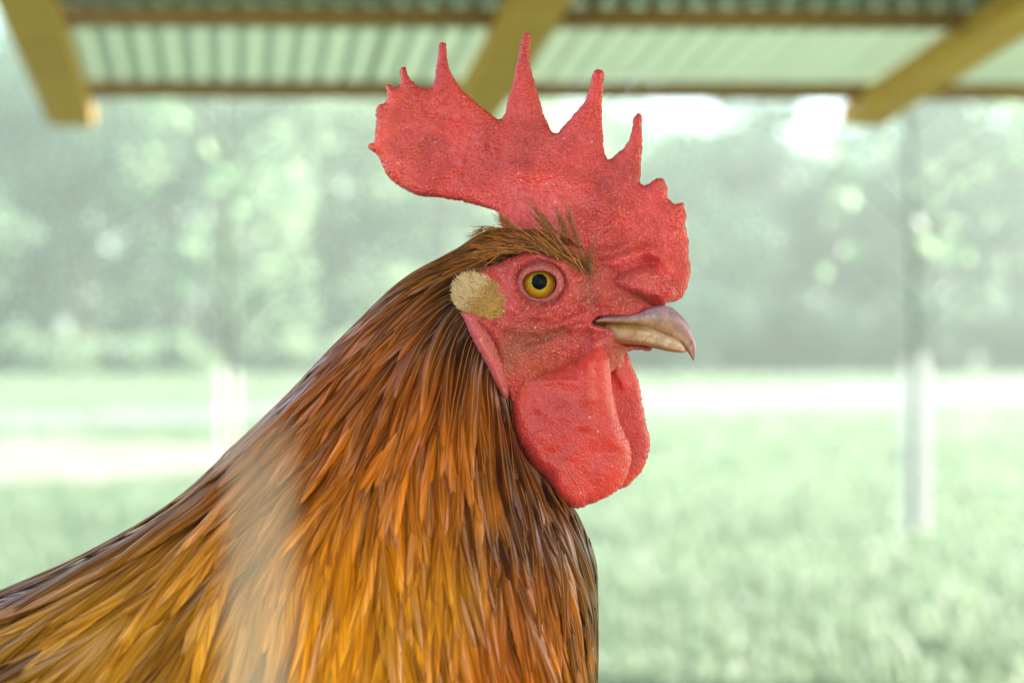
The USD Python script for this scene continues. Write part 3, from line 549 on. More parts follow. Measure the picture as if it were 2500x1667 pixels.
# ear tuft
tuft_o = zs(z2, [(235, 830), (265, 800), (310, 775), (380, 775), (440, 800), (500, 835), (550, 885), (585, 950), (570, 1030), (520, 1070), (420, 1050), (330, 1010), (265, 985), (235, 930), (230, 870)])
tuft_poly = Polygon(tuft_o); tuft_big = tuft_poly.buffer(9)
M['tuft_skin'] = noisy('tuft_skin', (0.40, 0.16, 0.05), (0.50, 0.24, 0.08), 400, 0.8)
tm, _ = plate(smooth_outline(np.array(tuft_poly.buffer(-12).exterior.coords)[:-1], 120), 4, lambda x, y, e: depth(x, y) - 4 - e * 9, lambda x, y, e: depth(x, y) + 10 + 0 * e, 26)
tuft = obj('ear_tuft', tm, M['tuft_skin'], rooster, smooth=True)
sets = {'cream': ([], []), 'gold': ([], []), 'tan': ([], [])}
r = np.random.default_rng(60)
for _ in range(8000):
    q = np.array([r.uniform(1112, 1250), r.uniform(675, 790)])
    if not tuft_big.contains(Point(q[0] - 7, q[1] - 2)): continue
    if r.random() > np.clip(1.25 - ((q[0] - 1165) + 0.8 * (q[1] - 735)) / 75, 0.12, 1): continue
    v = np.array([-1.0, -0.3]) * 0.7 + 0.8 * (q - np.array([1218, 762])) / 90 + r.normal(size=2) * 0.15; v /= np.linalg.norm(v)
    L = r.uniform(12, 24); e0 = 10 + 8 * min(1, tuft_poly.exterior.distance(Point(*q)) / 26) * tuft_poly.contains(Point(*q))
    t = np.linspace(0, 1, 4); c = q + np.outer(t * L, v) + np.outer(t ** 2, [0, 3 * r.normal()])
    k = 'gold' if r.normal() * 14 + (q[0] - 1170) + 0.9 * (q[1] - 735) > 0 else 'cream'
    if r.random() < 0.22: k = 'tan'
    sets[k][0].append(P(c[:, 0], c[:, 1], depth(*q) - e0 + 2 - 7 * t)); sets[k][1].append(np.array([1.5, 1.3, 1.0, 0.4]) * S)
for k, (st, wd) in sets.items(): curves('tuft_hair', st, wd, M[k], tuft)

# beak
M['horn_upper'] = mat('horn_upper', {'a': ('attribute', {'attribute': 'tint'}), 'tc': ('texture_coordinate', {}), 'n': ('noise_texture', {'scale': 330, 'detail': 6, 'roughness': 0.7, 'distortion': 0.6}), 'r': ('rgb_ramp', {'ramp': [(0.3, (0.5, 0.47, 0.45)), (0.7, (1.3, 1.3, 1.3))]}),
    'm': ('mix_color', {'blend_type': 'multiply', 'fac': 1.0}), 'b': ('bump', {'strength': 0.4, 'distance': 0.0003}), 'p': ('principled_bsdf', {'roughness': 0.34, 'specular_ior_level': 0.5, 'subsurface_weight': 0.1, 'subsurface_scale': 0.001})},
    [('tc.object', 'n.vector'), ('n.fac', 'r.fac'), ('a.color', 'm.a'), ('r.color', 'm.b'), ('m.result', 'p.base_color'), ('n.fac', 'b.height'), ('b.normal', 'p.normal')], 'p.BSDF')
def beak_part(top, bot, hd, n, m, power, tintf):
    top, bot, hd = (PchipInterpolator(np.linspace(0, 1, len(a)), np.asarray(a, float))(np.linspace(0, 1, n)) for a in (top, bot, hd)); K = 40; V, T = [], []
    th = np.arange(K) / K * 2 * np.pi
    for i in range(n):
        c, h = (top[i] + bot[i]) / 2, (top[i] - bot[i]) / 2
        xy = c + h * (np.sign(np.cos(th)) * np.abs(np.cos(th)) ** power)[:, None]; y = -hd[i] * np.sign(np.sin(th)) * np.abs(np.sin(th)) ** 0.62
        V.append(np.column_stack([(xy[:, 0] - 1250) * S, DIST + y * S, CAM_H + (833.5 - xy[:, 1]) * S])); T.append(tintf(i / (n - 1), (np.cos(th) + 1) / 2))
    V = np.concatenate(V); T = np.concatenate(T); F = []
    for i in range(n - 1):
        for k in range(K):
            a, b = i * K + k, i * K + (k + 1) % K; F += [(a, b, a + K), (b, b + K, a + K)]
    V = np.vstack([V, V[:K].mean(0), V[-K:].mean(0)]); T = np.vstack([T, T[0], T[-1]])
    for k in range(K): F += [(n * K, (k + 1) % K, k), (n * K + 1, (n - 1) * K + k, (n - 1) * K + (k + 1) % K)]
    mm = trimesh.Trimesh(V, F, process=False); mm.fix_normals(); return mm, T
horn = lambda *c: np.array(c)
def up_t(t, v):      # v: 1 at the culmen, 0 at the gape
    q = np.full(len(v), t); g = horn(0.30, 0.235, 0.25); olive = horn(0.36, 0.22, 0.06); rust = horn(0.36, 0.14, 0.09); pale = horn(0.50, 0.40, 0.30); c = np.repeat(g[None], len(v), 0)
    c = blend(c, horn(0.40, 0.32, 0.36), np.exp(-((v - 0.86) / 0.12) ** 2) * 0.8); c = blend(c, rust, np.exp(-((v - 0.62) / 0.13) ** 2) * np.clip((q - 0.35) * 3, 0, 0.85)); c = blend(c, olive, np.clip((0.60 - v) / 0.2, 0, 1) * 0.85)
    c = blend(c, pale, np.exp(-((v - 0.30) / 0.12) ** 2) * np.clip((q - 0.5) * 3, 0, 0.6)); c = blend(c, horn(0.34, 0.25, 0.13), np.clip((q - 0.92) * 12, 0, 1)); c = blend(c, horn(0.07, 0.045, 0.02), np.clip((0.04 - v) / 0.04, 0, 0.5)); return c * [0.92, 0.62, 0.70]
def lo_t(t, v):      # v: 1 at the gape, 0 below
    q = np.full(len(v), t); c = np.repeat(horn(0.50, 0.40, 0.29)[None], len(v), 0)
    c = blend(c, horn(0.30, 0.18, 0.025), np.exp(-((v - 0.72) / 0.28) ** 2) * np.clip((0.62 - q) * 3, 0, 0.9)); c = blend(c, horn(0.58, 0.24, 0.11), np.clip((0.35 - v) / 0.25, 0, 0.8)); return c * [0.90, 0.60, 0.50]
um, ut = beak_part([(1448, 782), (1470, 772), (1500, 769), (1545, 764), (1585, 750), (1612, 744), (1638, 751), (1659, 767), (1679, 792), (1692, 820), (1698, 845), (1697, 866), (1694, 879)],
                   [(1447, 790), (1470, 792), (1500, 795), (1545, 799), (1575, 806), (1597, 815), (1620, 822), (1638, 830), (1658, 840), (1672, 851), (1681, 862), (1688, 873), (1693, 881)],
                   [108, 104, 95, 79, 64, 53, 44, 36, 28, 20, 14, 8, 2], 60, None, 0.85, up_t)
lm_, lt = beak_part([(1470, 778), (1500, 782), (1545, 786), (1575, 792), (1604, 804), (1638, 819), (1658, 831), (1672, 846)],
                    [(1475, 830), (1500, 838), (1540, 842), (1568, 844), (1600, 851), (1638, 859), (1660, 861), (1675, 859)], [66, 86, 82, 67, 52, 38, 28, 10], 44, None, 0.8, lo_t)
beak = tag(UsdGeom.Xform.Define(stage, numbered('/World/rooster', 'beak')))
obj('upper_beak', um, M['horn_upper'], beak, smooth=True, color=ut); obj('lower_beak', lm_, M['horn_upper'], beak, smooth=True, color=lt)

# eye
M['iris'] = mat('iris', {'a': ('attribute', {'attribute': 'tint'}), 'tc': ('texture_coordinate', {}), 'n': ('noise_texture', {'scale': 1500, 'detail': 4}), 'r': ('rgb_ramp', {'ramp': [(0.3, (0.7, 0.66, 0.6)), (0.7, (1.2, 1.2, 1.2))]}), 'm': ('mix_color', {'blend_type': 'multiply', 'fac': 1.0}),
    'p': ('principled_bsdf', {'roughness': 0.5, 'specular_ior_level': 0.05})}, [('tc.object', 'n.vector'), ('n.fac', 'r.fac'), ('a.color', 'm.a'), ('r.color', 'm.b'), ('m.result', 'p.base_color')], 'p.BSDF')
M['pupil'] = mat('pupil', {'p': ('principled_bsdf', {'base_color': (0.002, 0.002, 0.0025), 'roughness': 0.5, 'specular_ior_level': 0.0})}, (), 'p.BSDF')
M['cornea'] = mat('cornea', {'f': ('fresnel', {'IOR': 1.17}), 't': ('transparent_bsdf', {}), 'g': ('glossy_bsdf', {'color': (1, 1, 1), 'roughness': 0.02}), 'm': ('mix_closure', {})}, [('f.fac', 'm.fac'), ('t.BSDF', 'm.closure1'), ('g.BSDF', 'm.closure2')], 'm.closure')
ed = float(depth(*EYE)) + 6
def cap(cx, cy, r0, r1, R, d0, rings=14, K=56):
    """A domed disc or ring, R its radius of curvature, its top at depth d0; all in pixels."""
    V, rr = [], []
    for i in range(rings + 1):
        q = r0 + (r1 - r0) * i / rings; a = np.arange(K) / K * 2 * np.pi
        V.append(P(cx + q * np.cos(a), cy + q * np.sin(a), np.full(K, d0 + R - math.sqrt(max(R * R - q * q, 0))))); rr.append(np.full(K, q))
    V, rr = np.concatenate(V), np.concatenate(rr); F = []
    for i in range(rings):
        for k in range(K):
            a, b = i * K + k, i * K + (k + 1) % K; F += [(a, b, a + K), (b, b + K, a + K)]
    m = trimesh.Trimesh(V, F, process=False)
    if m.face_normals[:, 1].mean() > 0: m.invert()
    return m, rr
eye = tag(UsdGeom.Xform.Define(stage, numbered('/World/rooster', 'eye')))
im, ir = cap(EYE[0] - 1, EYE[1] + 1, 0, 45, 60, ed - 13)
ic = np.repeat(np.array([[0.54, 0.155, 0.005]]), len(ir), 0); ic = blend(ic, np.array([0.42, 0.26, 0.01]), np.exp(-((ir - 20) / 6) ** 2)); ic = blend(ic, np.array([0.55, 0.22, 0.04]), (ir - 32) / 8); ic = blend(ic, np.array([0.03, 0.012, 0.008]), (ir - 38.5) / 2.5)
obj('iris', im, M['iris'], eye, smooth=True, color=ic)
pm, _ = cap(EYE[0], EYE[1] - 1, 0, 19, 60, ed - 14.4); obj('pupil', pm, M['pupil'], eye, smooth=True)
km, _ = cap(EYE[0] - 1, EYE[1] + 1, 0, 46, 52, ed - 21); obj('cornea', km, M['cornea'], eye, smooth=True)
# eyelid: a soft ring of skin round the eye
K, prof = 90, [(0.70, 6, 0), (0.715, -3, 1), (0.74, -8, 1), (0.79, -11, 1), (0.86, -11, 1), (0.93, -8, 1), (0.98, 0, 1), (1.03, 14, 0.4)]
V, C, F = [], [], []
for q, dz, cc in prof:
    a = np.arange(K) / K * 2 * np.pi; open_y = np.where(np.sin(a) < 0, 0.98, 1.04)
    w = q if q > 0.9 else q
    X = EYE[0] + np.cos(a) * 57 * q * np.where((np.cos(a) > 0), np.interp(q, [0.75, 0.95], [1.0, 1.06]), 1.0) + 1; Y = EYE[1] + 2 + np.sin(a) * 51 * q * (1 - np.interp(q, [0.70, 0.86], [1, 0]) * np.where(np.sin(a) < 0, 0.24, -0.02) * np.abs(np.sin(a)))
    rel = 5 * meshkit.noise(np.column_stack([X / 6, Y / 6, 0 * X])) - 2.5
    V.append(P(X, Y, ed - 6 + dz - 14 * np.clip(-np.sin(a) * 1.6, 0, 1) * np.interp(q, [0.70, 0.80, 0.93], [1.0, 0.7, 0]) + rel * (0.7 < q < 1))); C.append(np.repeat(np.array([[0.40, 0.05, 0.04]] if 0.72 < q < 0.97 else [[0.05, 0.018, 0.014]] if q < 0.9 else [[0.30, 0.035, 0.028]]), K, 0) * (1 + 0.5 * pn(X, Y, 7, 5))[:, None])
V, C = np.concatenate(V), np.concatenate(C)
for i in range(len(prof) - 1):
    for k in range(K):
        a, b = i * K + k, i * K + (k + 1) % K; F += [(a, b, a + K), (b, b + K, a + K)]
em = trimesh.Trimesh(V, F, process=False)
if em.face_normals[:, 1].mean() > 0: em.invert()
obj('eyelid', em, M['face'], eye, smooth=True, color=np.clip(C, 0.005, 1))

# ------------------------------------------------------------------ plumage
FLOW = np.array([(1250, 565, -1, -.12), (1150, 585, -1, .22), (1050, 640, -1, .45), (950, 715, -1, .72), (850, 815, -1, .9), (700, 960, -1, 1.0), (560, 1100, -1, .85), (420, 1222, -1, .66), (250, 1330, -1, .5), (50, 1425, -1, .36), (-200, 1500, -1, .25), (-700, 1600, -1, .05), (-1200, 1500, -1, -.1),
                 (1430, 645, -.55, -1), (1380, 600, -.8, -.8), (1320, 590, -1, -.45), (1170, 650, -1, .2), (1095, 660, -1, .38), (1085, 730, -1, .62), (1000, 790, -.9, .75), (1090, 800, -.62, 1), (900, 890, -.82, 1), (1130, 860, -.15, 1), (1105, 930, -.15, 1), (1190, 960, .12, 1), (1000, 1000, -.36, 1), (850, 1100, -.55, 1), (700, 1150, -.78, 1), (600, 1250, -.8, 1), (450, 1350, -.95, 1), (300, 1450, -1, .9),
                 (150, 1560, -1, .8), (0, 1600, -1, .62), (320, 1620, -.8, 1), (500, 1600, -.42, 1), (700, 1500, -.2, 1), (900, 1500, -.07, 1), (1000, 1300, -.04, 1), (1100, 1300, .03, 1), (1150, 1550, .12, 1), (1230, 1100, .14, 1), (1300, 1300, .25, 1), (1380, 1400, .22, 1), (1450, 1350, .25, 1), (1472, 1550, .02, 1), (1250, 1600, .22, 1), (1300, 1100, .3, 1), (1380, 1200, .4, 1),
                 (900, 2000, -.15, 1), (1300, 2000, -.1, 1), (300, 2000, -.9, .8), (-400, 1900, -1, .4), (-300, 2300, -1, .3)], float)
FLOW[:, 2:] /= np.linalg.norm(FLOW[:, 2:], axis=1)[:, None]
ftree = cKDTree(FLOW[:, :2])
def flow(p):
    d, i = ftree.query(p, k=5); w = 1 / (d + 18) ** 2
    v = (FLOW[i, 2:] * w[..., None]).sum(-2); return v / np.linalg.norm(v, axis=-1, keepdims=True)
CT = np.array([  # colour of the plumage: px, py, linear rgb
    (1200, 570, .16, .085, .030), (1080, 630, .17, .085, .028), (1400, 620, .40, .15, .03), (980, 700, .20, .095, .030), (850, 830, .24, .105, .030), (700, 960, .27, .12, .028), (550, 1100, .26, .13, .028), (400, 1230, .24, .125, .024), (200, 1360, .22, .11, .03), (30, 1450, .16, .07, .05),
    (1090, 720, .09, .045, .020), (1050, 800, .15, .065, .025), (1100, 850, .13, .055, .022), (1000, 880, .25, .098, .030), (900, 950, .29, .115, .026), (1100, 960, .23, .085, .020), (1180, 980, .30, .12, .016), (1000, 1050, .35, .14, .018), (850, 1150, .38, .16, .020), (700, 1200, .36, .165, .022), (550, 1300, .38, .19, .030), (400, 1420, .42, .225, .035), (250, 1520, .42, .235, .035), (80, 1580, .33, .19, .035),
    (1100, 1150, .40, .165, .012), (1170, 1250, .42, .18, .014), (1000, 1300, .46, .20, .010), (850, 1400, .48, .215, .010), (700, 1500, .50, .24, .018), (1100, 1450, .50, .24, .010), (950, 1600, .52, .25, .013), (500, 1600, .47, .25, .035), (300, 1640, .42, .23, .04),
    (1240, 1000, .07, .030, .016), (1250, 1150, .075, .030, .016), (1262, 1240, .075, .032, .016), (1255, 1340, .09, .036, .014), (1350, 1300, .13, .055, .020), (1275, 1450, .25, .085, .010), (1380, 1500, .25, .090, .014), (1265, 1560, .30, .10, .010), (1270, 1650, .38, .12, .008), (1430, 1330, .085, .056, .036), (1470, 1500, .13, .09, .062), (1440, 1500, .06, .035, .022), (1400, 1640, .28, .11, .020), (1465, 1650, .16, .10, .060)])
ctree = cKDTree(CT[:, :2])
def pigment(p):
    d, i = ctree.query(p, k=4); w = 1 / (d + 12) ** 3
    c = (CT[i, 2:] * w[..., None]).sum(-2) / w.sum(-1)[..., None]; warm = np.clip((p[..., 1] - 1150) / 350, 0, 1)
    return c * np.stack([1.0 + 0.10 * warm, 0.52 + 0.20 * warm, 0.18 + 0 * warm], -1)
face_poly = Polygon(face_o).buffer(-6)
body_poly = shapely.union_all([Polygon(np.column_stack([ppx[i:i + 2].ravel()[[*range(70), *range(139, 69, -1)]], ppy[i:i + 2].ravel()[[*range(70), *range(139, 69, -1)]]])).buffer(2) for i in range(0, 189)])
body_in = body_poly.buffer(-3); rim = body_poly.exterior
def feather(root, L, W, rise, seed, lift0=2.0, tone=1.0, stripe=0.0, n=14, tipdark=0.0):
    """One feather: grows from root (pixels) along the flow, W its half width, lifting off the body by rise."""
    r = np.random.default_rng(seed); p = np.array(root, float); path = [p]; v0 = flow(p); dev = r.normal() * 0.10
    ca, sa = math.cos(dev), math.sin(dev); curl = r.normal() * 0.05
    for j in range(n):
        v = flow(p); v = np.array([v[0] * ca - v[1] * sa, v[0] * sa + v[1] * ca])
        p = p + v * L / n; path.append(p)
    path = np.array(path); t = np.linspace(0, 1, n + 1)
    for j in np.nonzero(~shapely.contains_xy(body_in, path[:, 0], path[:, 1]))[0]:      # stay on the body
        g_ = body_in.exterior; q_ = g_.interpolate(g_.project(Point(*path[j]))); path[j] = (q_.x, q_.y)
    room = shapely.distance(shapely.points(path[:, 0], path[:, 1]), rim)
    nn = normal(path[:, 0], path[:, 1]); dd = depth(path[:, 0], path[:, 1])
    C = P(path[:, 0], path[:, 1], dd) + nn * ((lift0 + rise * t + 5 * np.sin(t * np.pi)) * np.clip(0.15 + room / 60, 0, 1) * S)[:, None]
    tan = np.gradient(C, axis=0); tan /= np.linalg.norm(tan, axis=1)[:, None]
    side = np.cross(nn, tan); side /= np.linalg.norm(side, axis=1)[:, None]; up = np.cross(tan, side)
    w = W * np.minimum(1, (t + 0.02) / 0.3) ** 0.55 * np.clip(1 - np.clip((t - 0.5) / 0.5, 0, 1) ** r.uniform(1.7, 2.6), 0.02, 1)
    w = np.minimum(w, 5 + 0.9 * room)
    us = np.array([-1, -0.6, 0, 0.6, 1]); cam_ = r.uniform(0.2, 0.38); roll = r.normal() * 0.07
    V = C[:, None] + side[:, None] * (us[None, :, None] * w[:, None, None] * S) + up[:, None] * ((-cam_ * us[None] ** 2 + roll * us[None]) * w[:, None] * S)[..., None]
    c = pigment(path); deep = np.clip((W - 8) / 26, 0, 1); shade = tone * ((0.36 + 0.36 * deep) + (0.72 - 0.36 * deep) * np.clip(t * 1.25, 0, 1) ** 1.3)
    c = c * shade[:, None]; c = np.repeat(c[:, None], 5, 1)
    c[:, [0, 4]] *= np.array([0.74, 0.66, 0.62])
    if stripe: c[:, 2] = c[:, 2] * (1 - stripe) + stripe * np.array([0.045, 0.014, 0.014])
    fd = np.stack([np.broadcast_to(us[None] * w[:, None] * S * 1000, (n + 1, 5)), np.broadcast_to((t * L * S * 1000)[:, None], (n + 1, 5)), np.full((n + 1, 5), seed % 977 / 9.77)], -1)
    vane = np.minimum((1 - np.abs(us))[None] / 0.5, ((1 - t) / 0.22)[:, None]) * 1.6; fu = np.stack([vane, np.broadcast_to(t[:, None], vane.shape), 0 * vane], -1).reshape(-1, 3)
    F = []
    for j in range(n):
        for k in range(4):
            a = j * 5 + k; F += [(a, a + 1, a + 5), (a + 1, a + 6, a + 5)]
    F = np.array(F); V = V.reshape(-1, 3)
    return V, F, c.reshape(-1, 3), fd.reshape(-1, 3), path, fu
def size_at(p):
    """Length and half width of the feathers rooted there."""
    x, y = p
    a = np.clip((y - 600) / 800 + np.clip((1000 - x) / 1500, 0, 0.6), 0, 1)
    L = 160 + 520 * a ** 0.9; W = 9 + 28 * a
    if x > 1215 and y > 980: L, W = 210 + 160 * a, 12 + 9 * a
    return L, W
r = np.random.default_rng(77); cand = []
for it in range(60000):
    p = np.array([r.uniform(-260, 1490), r.uniform(545, 1800)])
    L, W = size_at(p); cand.append((p, L, W))
P_all = np.array([c[0] for c in cand]); okb = shapely.contains_xy(body_poly.buffer(-3), P_all[:, 0], P_all[:, 1]) & ~shapely.contains_xy(face_poly, P_all[:, 0], P_all[:, 1]) & ~shapely.contains_xy(tuft_poly, P_all[:, 0], P_all[:, 1]) & ~((P_all[:, 0] > 1290) & (P_all[:, 1] < 1000) & (P_all[:, 1] > 620))
taken, cells = [], {}
F_all = flow(P_all)
for (p, L, W), fl, o in zip(cand, F_all, okb):            # spaced closely across the flow, widely along it
    if not o: continue
    gap = W * 0.54; cell = (int(p[0] // 60), int(p[1] // 60)); near = False
    for i in (-2, -1, 0, 1, 2):
        for k in (-2, -1, 0, 1, 2):
            for q, g2 in cells.get((cell[0] + i, cell[1] + k), ()):
                dx, dy = p[0] - q[0], p[1] - q[1]; al = dx * fl[0] + dy * fl[1]; ac = dx * fl[1] - dy * fl[0]
                if (al / 4.6) ** 2 + ac ** 2 < min(gap, g2) ** 2: near = True; break
            if near: break
        if near: break
    if not near: cells.setdefault(cell, []).append((p, gap)); taken.append((p, L, W))
feathers = []
for i, (p, L, W) in enumerate(taken):
    q = np.random.default_rng(1000 + i); L, W = L * q.uniform(0.75, 1.2), W * q.uniform(0.75, 1.2)
    stripe = (q.random() < 0.5) * q.uniform(0.6, 0.98) if (p[0] < 420 and p[1] > 1330) else (q.random() < 0.06) * 0.5
    f = feather(p, L, W, 5 + 0.03 * L + q.uniform(0, 5), 1000 + i, 2, np.clip(q.lognormal(0, 0.22), 0.55, 1.5), stripe)
    path = f[4]; vis = np.mean((path[:, 0] > 0) & (path[:, 1] < 1667)); feathers.append((L * W * vis, f))
order = sorted(range(len(feathers)), key=lambda i: -feathers[i][0])
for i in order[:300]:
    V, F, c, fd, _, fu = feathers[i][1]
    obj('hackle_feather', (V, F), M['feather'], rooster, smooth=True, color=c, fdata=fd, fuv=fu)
def join(fs):
    V, F, C, D, U, k = [], [], [], [], [], 0
    for v, f, c, d, _, u in fs: V.append(v); F.append(f + k); C.append(c); D.append(d); U.append(u); k += len(v)
    return (np.concatenate(V), np.concatenate(F)), np.concatenate(C), np.concatenate(D), np.concatenate(U)
rest = [feathers[i][1] for i in order[300:]]
far = []
for _, (V, F, c, fd, path, fu) in feathers:
    v = V.copy(); v[:, 1] = 2 * DIST - v[:, 1]; far.append((v, F[:, ::-1], c, fd, path, fu))
# broad feathers on the trunk and the tail, below and left of the picture
trunk_f = []
for i in range(420):
    q = np.random.default_rng(9000 + i); p = np.array([q.uniform(-1250, 1450), q.uniform(1500, 2500)])
    if p[1] < 1780 and p[0] > -200 or not body_poly.contains(Point(*p)): continue
    f = feather(p, q.uniform(220, 380), q.uniform(45, 70), 8, 9000 + i, 2, q.uniform(0.5, 1.0)); trunk_f.append(f)
    v = f[0].copy(); v[:, 1] = 2 * DIST - v[:, 1]; trunk_f.append((v, f[1][:, ::-1], *f[2:]))
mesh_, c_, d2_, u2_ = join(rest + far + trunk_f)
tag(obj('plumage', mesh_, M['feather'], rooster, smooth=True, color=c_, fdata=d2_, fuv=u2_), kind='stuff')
print('feathers', len(feathers), 'trunk', len(trunk_f))

# tail sickles
for i in range(11):
    q = np.random.default_rng(500 + i); t = np.linspace(0, 1, 16); sp = (i - 5) / 5
    a = 2.0 + 0.12 * i; L = 1150 + 250 * q.random()
    px = -1250 - L * 0.62 * np.sin(t * a * 0.62) * (1 - 0.2 * t); pz = 1500 - L * (0.75 * np.sin(t * 1.9) - 0.12 * i * 0.2 * t)
    C = np.stack([(px - 1250) * S, DIST + sp * 130 * t * S, CAM_H + (833.5 - pz) * S], -1); tan = np.gradient(C, axis=0); tan /= np.linalg.norm(tan, axis=1)[:, None]
    side = np.cross(tan, [0, 1, 0]); w = 70 * S * np.minimum(1, (t + .05) / .2) * (1 - np.clip((t - .6) / .4, 0, 1) ** 2 * 0.97)
    V = (C[:, None] + side[:, None] * (np.array([-1, 0, 1])[None, :, None] * w[:, None, None]) + np.array([0, 1, 0]) * (np.array([1, 0, 1])[None, :, None] * 0.25 * w[:, None, None])).reshape(-1, 3)
    F = [f for j in range(15) for k in range(2) for f in ((j * 3 + k, j * 3 + k + 1, j * 3 + k + 3), (j * 3 + k + 1, j * 3 + k + 4, j * 3 + k + 3))]
    obj('tail_feather', (V, np.array(F)), M['feather'], rooster, smooth=True, color=np.tile([[0.02, 0.03, 0.025]], (48, 1)), fdata=np.tile([[1.0, 1.0, i]], (48, 1)), fuv=np.full((48, 3), 2.0))
# legs and feet
M['shank'] = noisy('shank', (0.42, 0.28, 0.06), (0.52, 0.37, 0.11), 120, 0.5, 0.5, stretch=(1, 1, 4), dist=0.001)
for sy in (-1, 1):
    y = DIST + sy * 0.048; hx = -0.10
    hip, knee, hock, foot = np.array([hx - 0.02, y, CAM_H - 0.20]), np.array([hx + 0.02, y, 0.20]), np.array([hx - 0.03, y, 0.125]), np.array([hx, y, 0.014])
    leg = [tube([hip, knee, hock, (hock + foot) / 2, foot], [0.045, 0.034, 0.011, 0.0085, 0.010], 12)]
    for a, L in ((0.0, 0.075), (0.55, 0.062), (-0.55, 0.062), (math.pi + 0.3 * sy, 0.032)):
        d = np.array([math.cos(a), math.sin(a), 0]); leg.append(tube([foot, foot + d * L * 0.5 + [0, 0, -0.002], foot + d * L * 0.9 + [0, 0, -0.007], foot + d * L * 1.12 + [0, 0, -0.012]], [0.008, 0.0075, 0.006, 0.0015], 8))
    obj('leg', trimesh.util.concatenate(leg), M['shank'], rooster)

# fine bristles and hairs of the head
def strand(pts, dep, w, n=7):
    pts = np.array(pts, float); t = np.linspace(0, 1, len(pts)); tt = np.linspace(0, 1, n); c = np.column_stack([np.interp(tt, t, pts[:, k]) for k in (0, 1)])
    c[1:-1] = (c[:-2] + 2 * c[1:-1] + c[2:]) / 4
    return P(c[:, 0], c[:, 1], np.linspace(dep[0], dep[1], n)), np.linspace(w, w * 0.25, n) * S
def top_depth(x, y): return np.minimum(depth(x, y) - 12, -62)
br = [([], []), ([], []), ([], [])]; r = np.random.default_rng(71)
for _ in range(390):        # warm short brow feathers, sweeping up and back over the eye
    u = r.random(); root = np.array([1195 + 255 * u, 612 - 14 * math.sin(u * 3.1) + 62 * u ** 3]) + r.normal(size=2) * [9, 8]
    p = root.copy(); pts = [p.copy()]; L = r.uniform(34, 80) * (0.7 + 0.5 * math.sin(u * 3.1))
    dev = r.normal() * 0.22
    for j in range(6):
        v = flow(p); v = np.array([v[0] * math.cos(dev) - v[1] * math.sin(dev), v[0] * math.sin(dev) + v[1] * math.cos(dev)]); p = p + v * L / 6; pts.append(p.copy())
    b = float(top_depth(*root)) - 4 - r.uniform(0, 12); a, w = strand(pts, (b, b - 6), r.uniform(1.6, 3.4)); k = (r.random() < 0.35) + (r.random() < 0.3); br[k][0].append(a); br[k][1].append(w)
for (st, wd), m in zip(br, ('brow', 'brow_dark', 'brow_light')): tag(curves('brow_feathers', st, wd, M[m], rooster), kind='stuff')
st, wd = [], []
tufts = [((1050, 430), (900, 260), (770, 90), 12), ((960, 380), (880, 290), (800, 210), 7), ((1090, 420), (1050, 290), (1030, 165), 8), ((1190, 470), (1140, 300), (1098, 150), 12), ((1130, 430), (1080, 320), (1065, 240), 6), ((1215, 500), (1180, 400), (1140, 330), 8), ((1290, 660), (1300, 540), (1340, 420), 7), ((1275, 640), (1255, 560), (1250, 480), 5), ((1310, 700), (1325, 600), (1335, 520), 4),
         ((700, 360), (600, 290), (500, 250), 8), ((640, 350), (570, 330), (520, 310), 6), ((520, 355), (430, 352), (350, 358), 6), ((420, 380), (330, 420), (270, 430), 5), ((620, 300), (560, 250), (520, 215), 6)]
for a0, a1, a2, n in tufts:
    for _ in range(n * 2):
        j = r.normal(size=2) * 7; k = r.normal(size=2) * 20 * [1, .7]; f = r.uniform(0.6, 1.0); b0, b1, b2 = np.array(a0, float), np.array(a1, float), np.array(a2, float)
        q = [b0 + j, b0 + (b1 - b0) * f + j * 1.2 + k * 0.4, b0 + (b2 - b0) * f + k]
        px = [z2(*x) for x in q]; b = float(top_depth(*px[0])) - 16; b = min(b, -104); a, w = strand(px, (b, b - 10), r.uniform(1.3, 2.8)); st.append(a); wd.append(w)
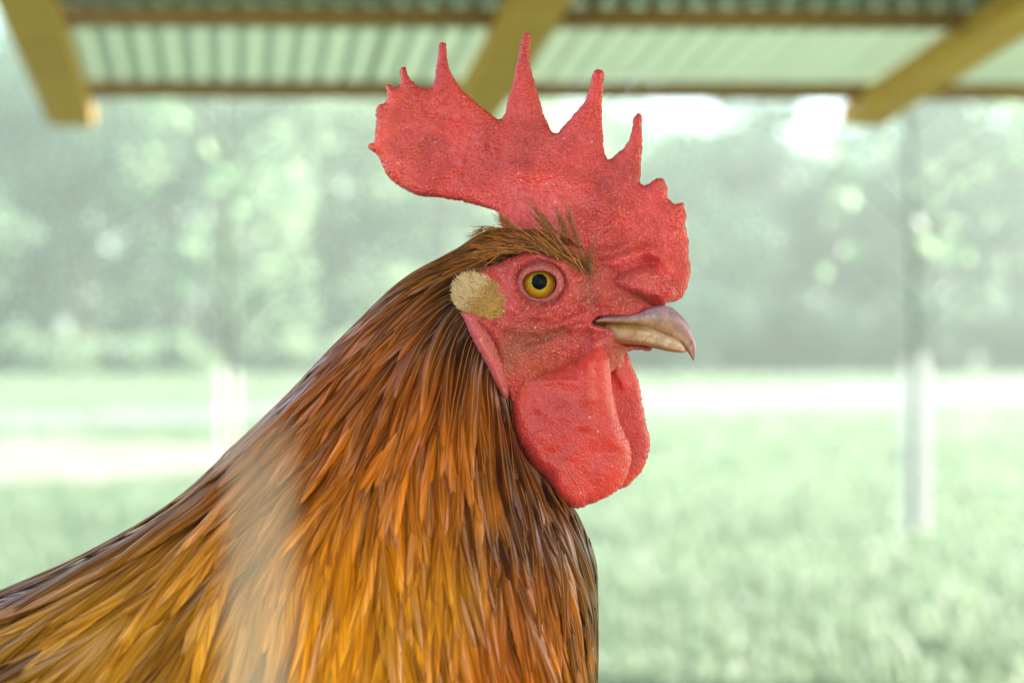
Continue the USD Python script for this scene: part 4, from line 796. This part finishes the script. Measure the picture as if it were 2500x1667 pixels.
tag(curves('bristles', st, wd, M['bristle'], rooster), kind='stuff')
st, wd = [], []
fpoly = Polygon(face_o).buffer(-10)
while len(st) < 150:
    q = np.array([r.uniform(1130, 1560), r.uniform(640, 960)])
    if not fpoly.contains(Point(*q)) or (eye_r(*q) < 1.12) or tuft_poly.contains(Point(*q)): continue
    a = r.uniform(0, 2 * np.pi); L = r.uniform(3, 8); b = float(face_front(np.array([q[0]]), np.array([q[1]]), np.array([1.0]))[0])
    e = q + L * np.array([math.cos(a), math.sin(a)]); st.append(P([q[0], (q[0] + e[0]) / 2, e[0]], [q[1], (q[1] + e[1]) / 2 + 1, e[1]], [b + 1, b - 3, b - 4])); wd.append(np.array([1.0, 0.9, 0.4]) * S)
tag(curves('face_hair', st, wd, M['pale_hair'], rooster), kind='stuff')

# ------------------------------------------------------------------ a dry grass stem close to the lens, far out of focus
d = 0.125
top, foot = at(612, 1060, d), np.array([(560 - 1250) / FPX * d - 0.012, d, -0.01])
pts = [foot + (top - foot) * t + np.array([0.0016 * math.sin(t * 2.4), 0, 0]) for t in np.linspace(0, 1, 18)]
gsx = thing('dry_grass_stem', 'blurred dry straw stem standing close to the camera before the rooster neck', 'grass stem', tuple(foot))
obj('stalk', tube(np.array(pts) - foot, np.concatenate([np.full(14, 0.0016), [0.0018, 0.0016, 0.0012, 0.0006]]), 10), M['straw'], gsx)
lf = [np.array(pts[6]) - foot + np.array([-0.10 * t, 0.03 * t, 0.05 * t - 0.12 * t * t]) for t in np.linspace(0, 1, 10)]
obj('leaf', tube(lf, np.linspace(0.0016, 0.0003, 10), 6), M['straw'], gsx)

# ------------------------------------------------------------------ haze
HAZE = 0.0085
hz = trimesh.creation.box((260, 260, 12.6)); hz.apply_translation((0, 60, 5.3))
M['haze'] = mat('haze', {'v': ('principled_volume', {'color': (0.80, 0.95, 0.77), 'density': HAZE, 'anisotropy': 0.35})}, (), None, 'v.volume')
tag(obj('haze', hz, M['haze'], smooth=False), 'pale thin haze between the rooster and the wood', 'haze', kind='stuff')
